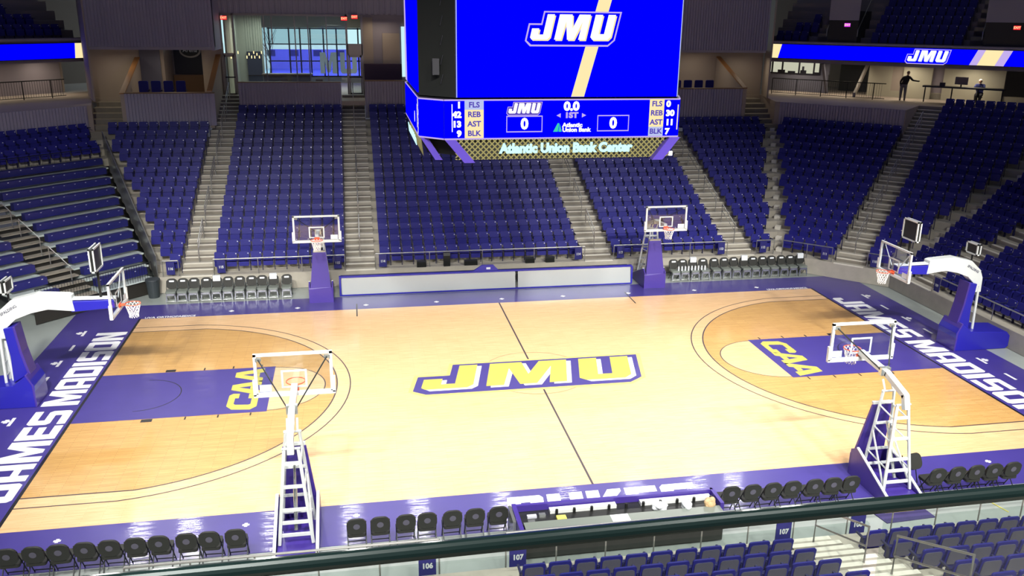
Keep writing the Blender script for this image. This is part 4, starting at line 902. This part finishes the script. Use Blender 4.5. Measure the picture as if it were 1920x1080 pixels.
for nm, fr, s0, s1, z0 in (('right', RC, -7.3, 16, 9.9), ('left', LC, -10, 12.75, 9.8)):
    q = MB()
    def pz(a0, a1, c0, c1, zz0, zz1, m, k0=0, k1=0): q.prism([(a0, c0), (a1, c0), (a1+k1, c1), (a0+k0, c1)], lambda a, c, t_: tuple(fr.P(a, c, t_)), zz0, zz1, m)
    pz(s0, s1, RD_+.13, RD_+7, z0-.95, z0-.5, M['greywall']); pz(s0, s1, RD_+.13, RD_+.35, z0-.6, z0+.35, M['greywall']); pz(s0, s1, RD_+.02, RD_+.35, z0+.20, z0+.32, M['upper'])
    for i in range(9):
        dd = UD0+.84*i
        pz(s0, s1, dd-.1 if i else RD_+.3, dd+.84, z0-.6, UZ0+.52*i, M['greywall'])
    struct('concrete_upper_deck_'+nm, q)
def vomitory(fr, s0, s1, lab, m, nm):
    q = MB(); P = lambda a, c, t_: tuple(fr.P(a, c, t_))
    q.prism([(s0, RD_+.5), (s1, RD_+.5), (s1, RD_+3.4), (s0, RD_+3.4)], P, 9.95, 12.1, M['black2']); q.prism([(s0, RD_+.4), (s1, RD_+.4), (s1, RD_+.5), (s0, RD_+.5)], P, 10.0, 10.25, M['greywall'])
    q.prism([(s0-.02, RD_+.45), (s1+.02, RD_+.45), (s1+.02, RD_+.49), (s0-.02, RD_+.49)], P, 11.55, 12.75, M['upper']); struct(nm, q)
    t = thing('glass_railing', lab, 'railing')
    for s_ in (s0-.05, s1+.05):
        q = MB(); q.tube([P(s_, RD_+.35, 10.6), P(s_, RD_+.35, 11.0), P(s_, RD_+3.4, 13.3)], .028, M['rail']); q.build('top_rail', t)
        q = MB(); q.quad(P(s_, RD_+.4, 10.2), P(s_, RD_+3.4, 12.4), P(s_, RD_+3.4, 13.25), P(s_, RD_+.4, 10.98), m=M['clearglass']); q.build('glass_panel', t)
    q = MB(); q.tube([P(s0-.05, RD_+3.4, 13.3), P(s1+.05, RD_+3.4, 13.3)], .028, M['rail']); q.build('top_rail', t)
    c = fr.P((s0+s1)/2+.25, RD_+.42, 11.28); exit_sign(c, 'lit exit sign over the %s' % lab.split(' around ')[1], m, right=tuple(fr.t), s=1.0)
vomitory(RC, -3.5, -1.75, 'glass-sided railing around left upper stair opening', M['exitm'], 'wall_vomitory_one'); vomitory(RC, 5.2, 7.9, 'glass-sided railing around right upper stair opening', M['exit'], 'wall_vomitory_two')
for fr, ss in ((RC, (-4.4, 4.4)), (LC, (1.3,))):
    for s_ in ss:
        q = MB()
        for i in range(8): q.prism([(s_, UD0+.84*i-.1), (s_+(.8 if fr is RC else 1.2), UD0+.84*i-.1), (s_+(.8 if fr is RC else 1.2), UD0+.84*i+.32), (s_, UD0+.84*i+.32)], lambda a, c, t_: tuple(fr.P(a, c, t_)), UZ0+.52*i-.3, UZ0+.52*i+.2, M['step'])
        struct('upper_aisle_stairs', q)
# corner concourse walls behind the railings
q = MB(); PR = lambda a, c, t_: tuple(RC.P(a, c, t_))
def wl(a0, a1, z0, z1, m, d=20.2, th=.2): q.prism([(a0, d), (a1, d), (a1, d+th), (a0, d+th)], PR, z0, z1, m)
wl(-9.4, -8.45, CZ, 9.3, M['cwall']); wl(-8.45, -4.2, CZ, 8.05, M['bluewall']); wl(-4.75, -4.15, 8.05, 9.3, M['bluewall']); wl(-8.45, -4.75, 8.98, 9.3, M['bluewall'])
wl(-1.6, -.15, CZ+.4, 9.3, M['palewall']); wl(-1.6, 9, CZ, CZ+.4, M['palewall']); wl(-.15, .55, CZ+.4, 9.3, M['cwall']); wl(.55, 2.25, CZ, 9.3, M['palewall'], 20.0); wl(2.25, 2.9, CZ, 9.3, M['greywall']); wl(2.9, 6.3, CZ, 9.3, M['palewall'], 20.1); wl(8.3, 11, CZ, 9.3, M['bluewall'])
wl(-4.15, -1.6, CZ, 9.3, M['black2'], 23)  # black sheet stands for the darkness inside the stair opening
struct('wall_right_corner_back', q)
q = MB(); q.prism([(-8.5, 20.35), (-4.7, 20.35), (-4.7, 20.4), (-8.5, 20.4)], PR, 8.0, 9.0, M['winlit']); struct('window_4', q)
q = MB()
for a0 in (-8.45, -8.05, -7.35, -6.2, -5.2, -4.8): q.prism([(a0, 20.12), (a0+.10, 20.12), (a0+.10, 20.2), (a0, 20.2)], PR, 8.02, 9.0, M['dframe'])
q.prism([(-8.45, 20.12), (-4.7, 20.12), (-4.7, 20.2), (-8.45, 20.2)], PR, 8.0, 8.07, M['dframe'])
for (a0, w_, h) in ((-7.6, .5, .18), (-6.9, .5, .12), (-5.95, .14, .45), (-6.05, .4, .2), (-5.1, .3, .1)): q.prism([(a0, 20.14), (a0+w_, 20.14), (a0+w_, 20.18), (a0, 20.18)], PR, 8.05, 8.07+h, M['dframe'])
struct('window_4_frame', q)
q = MB(); q.prism([(18.6, 8.9), (20.2, 6.9), (20.0, 6.8), (18.4, 8.8)], lambda a, c, t_: tuple(RC.P(t_, a, c)), -4.2, -4.05, M['bluewall']); q.prism([(17.4, 6.9), (20.4, 9.0), (20.4, 9.3), (17.4, 7.2)], lambda a, c, t_: tuple(RC.P(t_, a, c)), -1.75, -1.6, M['frame']); struct('stair_stringer', q)
PL_ = lambda a, c, t_: tuple(LC.P(a, c, t_))
q = MB(); q.prism([(-8, 20.2), (13.2, 20.2), (13.2, 20.4), (-8, 20.4)], PL_, CZ, 9.3, M['cwall']); q.prism([(8.8, 20.1), (13.0, 20.1), (13.0, 20.19), (8.8, 20.19)], PL_, CZ, 9.1, M['greywall'])
q.prism([(5.6, 18.5), (6.0, 18.5), (6.0, 20.1), (5.6, 20.1)], PL_, CZ, 9.2, M['bluewall']); struct('wall_left_corner_back', q)
def balustrade(fr, s0, s1, d, label, h=1.0):
    t = thing('concourse_railing', label, 'railing'); P = lambda a, c, t_: tuple(fr.P(a, c, t_))
    q = MB(); q.tube([P(s0, d, CZ+h), P(s1, d, CZ+h)], .03, M['dkmetal']); q.build('top_rail', t)
    q = MB(); q.tube([P(s0, d, CZ+.1), P(s1, d, CZ+.1)], .02, M['dkmetal'])
    n = int((s1-s0)/.14)
    for k in range(n): x = s0+.14*k; q.tube([P(x, d, CZ+.1), P(x, d, CZ+h)], .009, M['dkmetal'], n=4)
    q.build('baluster_panel', t)
    for k in range(int((s1-s0)/1.6)+1): q = MB(); q.tube([P(s0+1.6*k, d, CZ), P(s0+1.6*k, d, CZ+h)], .03, M['dkmetal']); q.build('post', t)
balustrade(RC, -6.9, .2, 17.2, 'dark baluster railing on the right corner concourse'); balustrade(LC, -2, 11.6, 17.2, 'dark baluster railing on the left corner concourse')
# press counter, monitor, extinguisher box
t = thing('press_counter', 'long dark press counter above the dim corner seats', 'counter')
q = MB(); q.prism([(2.2, 17.6), (6.6, 17.6), (6.6, 18.3), (2.2, 18.3)], PR, 7.75, 7.84, M['dkmetal']); q.build('worktop', t)
for a_ in (2.3, 3.8, 5.2, 6.5): q = MB(); q.tube([PR(a_, 18, CZ), PR(a_, 18, 7.75)], .04, M['dkmetal']); q.build('leg', t)
t = thing('monitor', 'small screen on the press counter seen from behind', 'monitor'); q = MB(); q.prism([(3.9, 17.9), (4.6, 17.9), (4.6, 17.96), (3.9, 17.96)], PR, 7.98, 8.42, M['greywall']); q.build('screen', t); q = MB(); q.tube([PR(4.25, 17.95, 7.84), PR(4.25, 17.95, 8.0)], .04, M['dkmetal']); q.build('stand', t)
q = MB(); q.prism([(3.1, 17.8), (3.4, 17.8), (3.4, 18.0), (3.1, 18.0)], PR, 7.84, 8.05, M['black']); tag(q.build('equipment_case'), 'small black case left of the monitor on the press counter', 'case')
# ---------------------------------------------------------------- people
def person(name, mx, joints, edges, label, head, hair_c='hair', skinm='skin', cloth=None, hat=None):
    t = thing('person', label, 'person', mx=mx)
    me = bpy.data.meshes.new('body'); names = list(joints); me.from_pydata([joints[n][0] for n in names], [(names.index(a_), names.index(b_)) for a_, b_ in edges], [])
    o = bpy.data.objects.new('body', me); col.objects.link(o); o.parent = t
    sk_ = o.modifiers.new('skin', 'SKIN'); o.modifiers.new('sub', 'SUBSURF').levels = 1
    for i, n in enumerate(names): r = joints[n][1]; r *= 1.3 if r > .025 else 1.1; me.skin_vertices[0].data[i].radius = (r, r); me.skin_vertices[0].data[i].use_root = (n == 'pelvis')
    m = bpy.data.materials.new('clothed_body'); m.use_nodes = True; nt = m.node_tree; bs = nt.nodes['Principled BSDF']; bs.inputs['Roughness'].default_value = .8
    tc = nt.nodes.new('ShaderNodeTexCoord'); sp = nt.nodes.new('ShaderNodeSeparateXYZ'); nt.links.new(tc.outputs['Object'], sp.inputs[0])
    rp = nt.nodes.new('ShaderNodeValToRGB'); rp.color_ramp.interpolation = 'CONSTANT'; mp = nt.nodes.new('ShaderNodeMath'); mp.operation = 'DIVIDE'; mp.inputs[1].default_value = 2; nt.links.new(sp.outputs[2], mp.inputs[0]); nt.links.new(mp.outputs[0], rp.inputs[0])
    stops = cloth; rp.color_ramp.elements[0].color = (*stops[0][1], 1); rp.color_ramp.elements[0].position = 0; rp.color_ramp.elements[1].position = stops[1][0]/2; rp.color_ramp.elements[1].color = (*stops[1][1], 1)
    for z, c in stops[2:]: e = rp.color_ramp.elements.new(z/2); e.color = (*c, 1)
    nt.links.new(rp.outputs[0], bs.inputs['Base Color']); me.materials.append(m)
    hx, hy, hz = head
    def ball(nm, c, r, m_, par=t):
        bmm = bmesh.new(); bmesh.ops.create_uvsphere(bmm, u_segments=14, v_segments=10, radius=1); bmesh.ops.scale(bmm, vec=r, verts=bmm.verts); bmesh.ops.translate(bmm, vec=c, verts=bmm.verts)
        mm = bpy.data.meshes.new(nm); bmm.to_mesh(mm); bmm.free(); mm.materials.append(M[m_]); oo = bpy.data.objects.new(nm, mm); col.objects.link(oo); oo.parent = par; return oo
    ball('head', (hx, hy, hz), (.085, .10, .12), skinm); ball('hair', (hx, hy+.02, hz+.035), (.093, .103, .10), hair_c if not hat else hat)
    ball('nose', (hx, hy-.105, hz-.01), (.014, .02, .022), skinm)
    for sg in (-1, 1): ball('eye', (hx+sg*.033, hy-.09, hz+.015), (.012, .01, .008), 'black'); ball('ear', (hx+sg*.088, hy+.005, hz), (.012, .022, .03), skinm)
    ball('mouth', (hx, hy-.092, hz-.055), (.025, .008, .006), 'orange_bag')
    return t
sknc = (.35, .2, .14)
J = dict(pelvis=((0, 0, .95), .14), chest=((.10, 0, 1.30), .155), neck=((.14, 0, 1.50), .055), nk2=((.15, -.01, 1.56), .05), hipL=((-.10, 0, .90), .10), kneeL=((-.12, -.03, .50), .065), ankL=((-.12, .02, .09), .045), toeL=((-.12, -.16, .04), .04),
    hipR=((.10, 0, .90), .10), kneeR=((.12, -.05, .50), .065), ankR=((.13, 0, .09), .045), toeR=((.14, -.18, .04), .04), shR=((.28, 0, 1.42), .06), elR=((.46, -.12, 1.24), .045), wrR=((.70, -.20, 1.22), .032), haR=((.78, -.22, 1.22), .03),
    f1=((.86, -.25, 1.24), .010), f2=((.87, -.23, 1.22), .010), f3=((.86, -.21, 1.20), .010), f4=((.85, -.20, 1.19), .009), th=((.80, -.26, 1.17), .010),
    shL=((-.08, 0, 1.40), .06), elL=((-.22, .02, 1.15), .045), wrL=((-.20, -.10, .92), .032), haL=((-.19, -.12, .85), .03))
ED = [('pelvis', 'chest'), ('chest', 'neck'), ('neck', 'nk2'), ('pelvis', 'hipL'), ('hipL', 'kneeL'), ('kneeL', 'ankL'), ('ankL', 'toeL'), ('pelvis', 'hipR'), ('hipR', 'kneeR'), ('kneeR', 'ankR'), ('ankR', 'toeR'), ('chest', 'shR'), ('shR', 'elR'), ('elR', 'wrR'), ('wrR', 'haR'), ('haR', 'f1'), ('haR', 'f2'), ('haR', 'f3'), ('haR', 'f4'), ('haR', 'th'), ('chest', 'shL'), ('shL', 'elL'), ('elL', 'wrL'), ('wrL', 'haL')]
pp = RC.P(1.15, 18.0, CZ-.002)
person('person', loc_mx(pp.x-.1, pp.y, pp.z, math.radians(-35)), J, ED, 'standing person in dark shirt and grey trousers, one arm stretched sideways', (.16, -.03, 1.66), cloth=[(0, (.02, .02, .025)), (.10, (.17, .17, .20)), (.98, (.015, .015, .02)), (1.52, sknc)])
J2 = dict(pelvis=((0, 0, .55), .15), chest=((0, -.16, .95), .17), neck=((0, -.24, 1.16), .055), nk2=((0, -.27, 1.21), .05), hipL=((-.11, -.05, .52), .10), kneeL=((-.13, -.45, .52), .07), ankL=((-.13, -.42, .10), .045), toeL=((-.13, -.58, .04), .04),
    hipR=((.11, -.05, .52), .10), kneeR=((.13, -.45, .52), .07), ankR=((.13, -.42, .10), .045), toeR=((.13, -.58, .04), .04), shR=((.22, -.2, 1.08), .065), elR=((.27, -.42, .92), .045), wrR=((.16, -.62, 1.02), .032), haR=((.13, -.68, 1.03), .03),
    shL=((-.22, -.2, 1.08), .065), elL=((-.27, -.42, .92), .045), wrL=((-.16, -.62, 1.02), .032), haL=((-.13, -.68, 1.03), .03))
ED2 = [e for e in ED if e[0] in J2 and e[1] in J2]+[('haR', 'g1'), ('haR', 'g2'), ('haR', 'g3'), ('haL', 'h1'), ('haL', 'h2'), ('haL', 'h3')]
for a_, b_ in (('g', 'haR'), ('h', 'haL')):
    for k in range(3): p = J2[b_][0]; J2['%s%d' % (a_, k+1)] = ((p[0]-.02+.02*k, p[1]-.07, p[2]), .009)
pp = RC.P(5.15, 19.15, CZ-.002)
person('person', loc_mx(pp.x, pp.y, pp.z, math.radians(-45)), J2, ED2, 'person in dark blue jacket and pale cap bent over the press counter', (0, -.32, 1.32), hat='cloth', cloth=[(0, (.02, .02, .025)), (.08, (.03, .03, .04)), (.62, (.02, .03, .16)), (1.17, sknc)])
t = thing('stool', 'dark stool under the person at the press counter', 'stool', (pp.x, pp.y, pp.z)); q = MB(); q.cyl((0, 0), .2, .34, .40, M['black']); q.build('seat', t); q = MB(); q.cyl((0, 0), .03, 0, .34, M['dkmetal']); q.build('leg', t)

# ---------------------------------------------------------------- silver scorer table on the far sideline
t = thing('scorers_table', 'long low table with plain silver front on the far sideline', 'table', (0, 0, 0))
for k, (x0, x1) in enumerate(((-6.62, 1.06), (1.10, 6.40))):
    q = MB(); q.prism([(9.42, .06), (9.50, .80), (9.54, .80), (9.46, .06)], YZ, x0+.06, x1-.02, M['silver']); q.build('silver_panel', t)
q = MB(); q.bx(-6.66, 6.44, 9.46, 9.62, .80, .86, M['padblue']); q.bx(-6.66, -6.58, 9.40, 9.60, .02, .83, M['padblue']); q.bx(6.38, 6.46, 9.40, 9.60, .02, .83, M['padblue']); q.bx(-6.66, 6.44, 9.39, 9.5, 0, .06, M['padblue']); q.build('blue_frame', t)
q = MB(); q.bx(-6.6, 6.4, 9.6, 10.15, .68, .73, M['black2']); q.build('worktop', t)
for x in (-6.4, -3.2, 0, 3.2, 6.2): q = MB(); q.bx(x-.03, x+.03, 9.62, 10.1, 0, .68, M['dkmetal']); q.build('leg', t)
q = MB(); q.prism([(-.85, .86), (.30, .86), (.05, 1.12), (-.45, 1.12)], XZ, 9.5, 9.6, M['padblue']); bq = q.build('centre_hump', t); q = MB(); q.bx(-.26, -.08, 9.485, 9.5, .93, 1.02, M['cloth']); q.build('white_logo', bq)
def item(name, mb, label, cat, group=None): return tag(mb.build(name), label, cat, group)
for (x, w_, h, lab, zb, y) in ((-3.0, .42, .28, 'small black speaker left end of the far ledge', .72, 10.93), (-1.85, .30, .62, 'tall black loudspeaker box on the ledge behind the silver table', .72, 10.93), (-.75, .6, .24, 'wide black equipment box behind the blue hump', .72, 10.93), (2.0, .42, .26, 'left of two black boxes right of the table seam', .72, 10.93), (2.95, .42, .26, 'right of two black boxes right of the table seam', .72, 10.93)):
    q = MB(); q.prism([(y, zb), (y+.2, zb), (y+.2, zb+h), (y+.05, zb+h), (y, zb+h*.8)], YZ, x-w_/2, x+w_/2, M['black']); item('equipment_box', q, lab, 'equipment box')
# ---------------------------------------------------------------- black folding chairs
def chair_parts(front_logo):
    back = MB(); back.prism(rounded(.44, .50, .92, .16, 6), lean(.20, .5, .16), -.03, .03, M['black2'])
    lg = MB()
    if front_logo: lg.prism(rounded(.20, .79, .86, .02), lean(.20, .5, .16), -.04, -.031, M['cloth'])
    else: lg.prism([(.075*math.cos(a_*math.pi/8), .72+.075*math.sin(a_*math.pi/8)) for a_ in range(16)], lean(.20, .5, .16), .031, .037, M['shell'])
    seat = MB(); seat.prism(rounded(.41, -.24, .22, .06), lambda a_, b_, t_: (a_, b_, t_), .42, .49, M['greypad'] if front_logo else M['black2'])
    leg = []
    for sg in (-1, 1):
        l_ = MB(); l_.tube([(sg*.205, -.20, 0), (sg*.205, .24, .80)], .014, M['dkmetal']); l_.tube([(sg*.205, .26, 0), (sg*.205, -.16, .44)], .014, M['dkmetal']); l_.tube([(sg*.205, .24, .80), (sg*.205, .25, .84)], .014, M['dkmetal']); leg.append(l_)
    fr_ = MB(); m_ = M['chrome'] if front_logo else M['dkmetal']
    for p in (((-.205, .25, .03), (.205, .25, .03)), ((-.205, -.19, .06), (.205, -.19, .06))): fr_.tube(p, .012, m_)
    if front_logo:
        for sg in (-1, 1): fr_.prism([(.17, .02), (.13, .40), (.18, .40), (.215, .02)] if sg > 0 else [(-.215, .02), (-.18, .40), (-.13, .40), (-.17, .02)], XZ, -.235, -.205, m_)
        fr_.bx(-.17, .17, -.235, -.20, .32, .41, m_)
    return [('backrest', back), ('round_logo' if not front_logo else 'head_patch', lg), ('seat_cushion', seat), ('leg_frame', leg[0]), ('leg_frame', leg[1]), ('cross_frame', fr_)]
def proto(front_logo, lab):
    t_ = thing('folding_chair', lab, 'chair')
    for nm, mb in chair_parts(front_logo): mb.build(nm, t_)
    index_kids(t_); return t_
def pxx(px, y, z):   # court x of a measured photo column at known depth and height (solved once, plain world position)
    lo, hi = -40., 40.
    for _ in range(40):
        m_ = (lo+hi)/2; d = Vector((m_, y, z))-CAM
        if 960+1633.8*d.dot(Rt)/d.dot(F_) < px: lo = m_
        else: hi = m_
    return round(m_, 3)
fc = proto(True, 'x'); used = False
for grp, pxs, sheets in (('left', (321, 342, 363, 386, 406, 427, 449, 471, 491, 512, 537), (4, 9)), ('right', (1264, 1281, 1300, 1319, 1340, 1359, 1377, 1396, 1413, 1431, 1448, 1466, 1483, 1501), (2, 7, 13))):
    for k, px in enumerate(pxs):
        x = pxx(px, 9.9, .85); mx = loc_mx(x, 9.72, -.012, 0)
        lab = 'black padded folding chair, %s from left in the far %s bench row' % (ORD[k], grp)
        if not used: r = fc; r.matrix_world = mx; r['label'] = lab; used = True
        else: r = dup(fc, mx, lab)
        r['group'] = 'far bench chairs'
        if k in sheets:
            q = MB(); q.prism(rounded(.30, .76, .99, .02), lean(9.90, .5, .14), -.055, -.043, M['cloth']); q.prism(rounded(.30, .80, .99, .02), lean(9.90, .5, .14), .045, .055, M['cloth']); q.prism(rounded(.30, .955, .99, .01), lean(9.90, .5, .14), -.05, .05, M['cloth'])
            o = q.build('towel'); o.location = (x, 0, -.0); tag(o, 'pale towel over the back of the %s chair in the far %s row' % (ORD[k], grp), 'towel')
nc = proto(False, 'x'); used = False
for grp, pxs in (('lower left', (9, 60, 106, 157, 203, 251, 297, 348, 392, 440)), ('middle', (668, 713, 761, 802, 849, 892, 936)), ('right of table', (1374, 1413, 1451, 1489, 1530, 1566, 1599)), ('far right', (1762, 1798, 1834, 1868, 1903))):
    for k, px in enumerate(pxs):
        if False and k == 6: px = 1601
        y = -9.75; x = pxx(px, y, .75); mx = loc_mx(x, -9.45, -.012, math.pi+random.uniform(-.04, .04))
        lab = 'black folding chair seen from behind, %s from left, %s row' % (ORD[k], grp)
        if not used: r = nc; r.matrix_world = mx; r['label'] = lab; used = True
        else: r = dup(nc, mx, lab)
        r['group'] = 'near bench chairs'
# folded chair leaning by the right stanchion
t = thing('folded_chair', 'folded black chair leaning right of the near right hoop', 'chair', (8.30, -8.78, 0), math.radians(190))
for nm, mb in chair_parts(False)[:1]: o = mb.build(nm, t); o.rotation_euler = (math.radians(35), 0, 0); o.location = (0, .3, -.05)
q = MB(); q.tube([(-.2, .1, 0), (-.2, -.15, .75)], .014, M['dkmetal']); q.tube([(.2, .1, 0), (.2, -.15, .75)], .014, M['dkmetal']); q.build('leg_frame', t)

# ---------------------------------------------------------------- near scorer table and things on it
NT = thing('scorers_table', 'near black table with purple front edge standing on the DUKES lettering', 'table')
q = MB(); q.bx(-2.45, 2.42, -9.58, -9.50, .0, .80, M['padpurple']); q.build('front_board', NT)
q = MB(); q.bx(-2.52, -2.42, -10.75, -9.50, 0, .82, M['padpurple']); q.build('end_board', NT); q = MB(); q.bx(-2.60, -2.53, -10.2, -9.50, .0, .78, M['chrome']); q.build('end_screen', NT)
q = MB(); q.bx(2.36, 2.45, -10.2, -9.50, 0, .80, M['padpurple']); q.build('end_board', NT)
q = MB(); q.bx(-2.4, 2.36, -10.15, -9.58, .60, .64, M['black']); q.build('equipment_shelf', NT)
q = MB(); q.bx(-2.35, 2.36, -10.55, -10.13, .66, .70, M['greypad']); q.build('writing_top', NT)
q = MB(); q.bx(-2.4, 2.3, -10.56, -10.50, .05, .655, M['black2']); q.build('modesty_panel', NT)
for x0, x1 in ((-1.65, -.05), (.55, 2.3)):
    q = MB(); q.bx(x0, x1, -9.78, -9.62, .64, .72, M['boardpad']); tr_ = q.build('power_tray', NT)
for k in range(10):
    x = -1.5+.42*k; q = MB(); q.cyl((x, -9.80), .035, .64, .76, M['black'], 10); q.build('cable_grommet', NT)
def blob(nm, c, r, m_, lab, cat, seed):
    bmm = bmesh.new(); bmesh.ops.create_icosphere(bmm, subdivisions=3, radius=1); rnd = random.Random(seed)
    ks = [Vector((rnd.uniform(-1, 1), rnd.uniform(-1, 1), rnd.uniform(-1, 1))).normalized() for _ in range(14)]
    for v in bmm.verts:
        d = max(0, max(v.co.dot(k_) for k_ in ks)); v.co *= .65+.55*d**4
        v.co = Vector((v.co.x*r[0], v.co.y*r[1], max(v.co.z, -.6)*r[2]))+Vector(c)
    mm = bpy.data.meshes.new(nm); bmm.to_mesh(mm); bmm.free(); mm.materials.append(M[m_]); o = bpy.data.objects.new(nm, mm); col.objects.link(o); return tag(o, lab, cat)
q = MB(); q.bx(-1.55, -1.33, -10.12, -9.95, .64, .70, M['yellow']); item('yellow_box', q, 'small yellow box lying on the near table', 'box')
q = MB(); q.bx(-.32, .10, -10.42, -10.14, .7005, .706, M['cloth']); item('paper_sheet', q, 'white sheet of paper on the near table', 'paper')
blob('towel', (.95, -9.98, .70), (.17, .12, .11), 'cloth', 'left crumpled white towel on the near table', 'towel', 3); blob('towel', (1.58, -10.05, .71), (.12, .14, .12), 'cloth', 'right crumpled white towel on the near table', 'towel', 5)
blob('bag', (2.14, -10.05, .74), (.14, .12, .16), 'orange_bag', 'tan crumpled bag at the right end of the near table', 'bag', 9)
for k, (x, y, w_) in enumerate(((-2.1, -9.75, .22), (-1.85, -9.72, .15), (-2.15, -9.98, .16))): q = MB(); q.bx(x-w_/2, x+w_/2, y-.15, y-.05, .64, .69, M['chrome'] if k else M['plate']); item('connector_box', q, 'small silver connector box on the near table, %s from the front board' % ORD[k], 'box')
# rug, yellow stick, bin, armrest stripe rods
q = MB(); q.add([(6.5, -9.92, -.011), (7.9, -9.92, -.011), (7.95, -10.42, -.011), (6.6, -10.48, -.011), (6.5, -9.92, .01), (7.9, -9.92, .01), (7.95, -10.42, .01), (6.6, -10.48, .01)], [(4, 5, 6, 7), (0, 1, 5, 4), (1, 2, 6, 5), (2, 3, 7, 6), (3, 0, 4, 7)], M['rug']); rg = q.build('purple_mat'); tag(rg, 'dark purple mat on the concrete behind the near right hoop', 'mat')
q = MB(); q.bx(6.8, 7.6, -10.08, -10.02, .01, .014, M['thin_gold']); q.build('gold_band', rg)
q = MB(); q.tube([(9.78, -9.95, .0), (9.92, -10.5, .0)], .012, M['yellow']); item('yellow_strip', q, 'thin yellow strip lying on the concrete at right', 'tape')
t = thing('trash_can', 'grey plastic bin at left end of the far chair row', 'bin', (-14.45, 10.45, -.012)); q = MB(); q.cyl((0, 0), .22, 0, .78, M['trash'], 20, r2=.29); q.build('bin_body', t); q = MB(); q.cyl((0, 0), .31, .76, .81, M['trash'], 20, r2=.30); q.build('bin_rim', t)
for x, n_ in ((7.9, 'left'),):
    for k in range(9):
        q = MB(); q.cyl((8.72+.16*k, 9.56), .035, .479, .68, M['cloth'], 8); q.cyl((8.72+.16*k, 9.56), .018, .68, .72, M['chrome'], 8); tag(q.build('armrest_stripe_rod'), 'white bottle in the line on the far right chairs, %s from left' % ORD[k], 'rod', 'white rods on the right far chairs')  # added rods stand in for the pale armrest stripes of the chairs
# ---------------------------------------------------------------- camera-side balcony rail
t = thing('balcony_rail', 'thick dark round handrail crossing the whole bottom of the view', 'railing')
q = MB(); q.tube([(-10.5, -24.80, 10.16), (-6.2, -24.80, 10.185), (-4.6, -24.8, 10.20), (2, -24.80, 10.215)], .0265, M['dkrail'] if 'dkrail' in M else M['dkmetal'], n=16); q.build('handrail', t)
for x0 in (-10.4, -8.3, -6.2, -4.1, -2.0): q = MB(); q.bx(x0+.02, x0+2.06, -24.79, -24.775, 9.15, 10.13, M['clearglass']); q.build('glass_panel', t)
q = MB(); q.bx(-12, 4, -30, -24.7, 8.7, 9.13, M['concrete']); struct('floor_balcony', q)
# floodlight housings around the lamps, the added fill lamps included
fp = None
for i, (x, y, z, e) in enumerate(LAMPS):
    mx = Matrix.Translation((x, y, z)) @ e.to_matrix().to_4x4()
    if fp is None:
        fp = thing('floodlight', 'arena floodlight hanging under the roof', 'lamp', mx=mx)
        q = MB()
        for x0, x1, y0, y1 in ((-.62, -.57, -.42, .42), (.57, .62, -.42, .42), (-.62, .62, -.42, -.37), (-.62, .62, .37, .42)): q.bx(x0, x1, y0, y1, -.06, .2, M['dkmetal'])
        q.bx(-.62, .62, -.42, .42, .06, .2, M['dkmetal']); q.build('housing', fp); q = MB(); q.tube([(0, 0, .2), (0, 0, .8)], .03, M['dkmetal']); q.build('yoke', fp); index_kids(fp); r = fp
    else: r = dup(fp, mx)
    r['group'] = 'arena floodlights'
# concourse lamps
def clamp(x, y, z, p, s_=1.2, c=(1, .86, .66)):
    d = bpy.data.lights.new('concourse_lamp', 'AREA'); d.size = s_; d.energy = p*5; d.color = c; o = bpy.data.objects.new('concourse_lamp', d); col.objects.link(o); o.location = (x, y, z)
for a_ in (-6, -2.8, 1, 4.6): p = RC.P(a_, 18.8, 8.85); clamp(p.x, p.y, p.z, 9)
for a_ in (3, 8, 11.5): p = LC.P(a_, 18.8, 8.8); clamp(p.x, p.y, p.z, 6)
clamp(-15.5, 25.5, 9.5, 5); clamp(15.5, 25.5, 9.5, 4); clamp(-18.7, 25.6, 9.3, 3, .8); clamp(18.7, 25.6, 9.3, 3, .8); clamp(-4, 26, 11.2, 4); clamp(-11, 31, 11.3, 30, 2, (.9, 1, .9)); clamp(-7, 33, 11.3, 20, 2, (.8, .95, 1))  # outermost pair added as fill to brighten the walls by the corner stairs
d = bpy.data.lights.new('daylight', 'AREA'); d.shape = 'RECTANGLE'; d.size = 16; d.size_y = 6; d.energy = 3500; d.color = (.7, .9, 1); o = bpy.data.objects.new('daylight', d); col.objects.link(o); o.location = (-8, 48, 14); o.rotation_euler = (math.radians(-10), 0, 0)
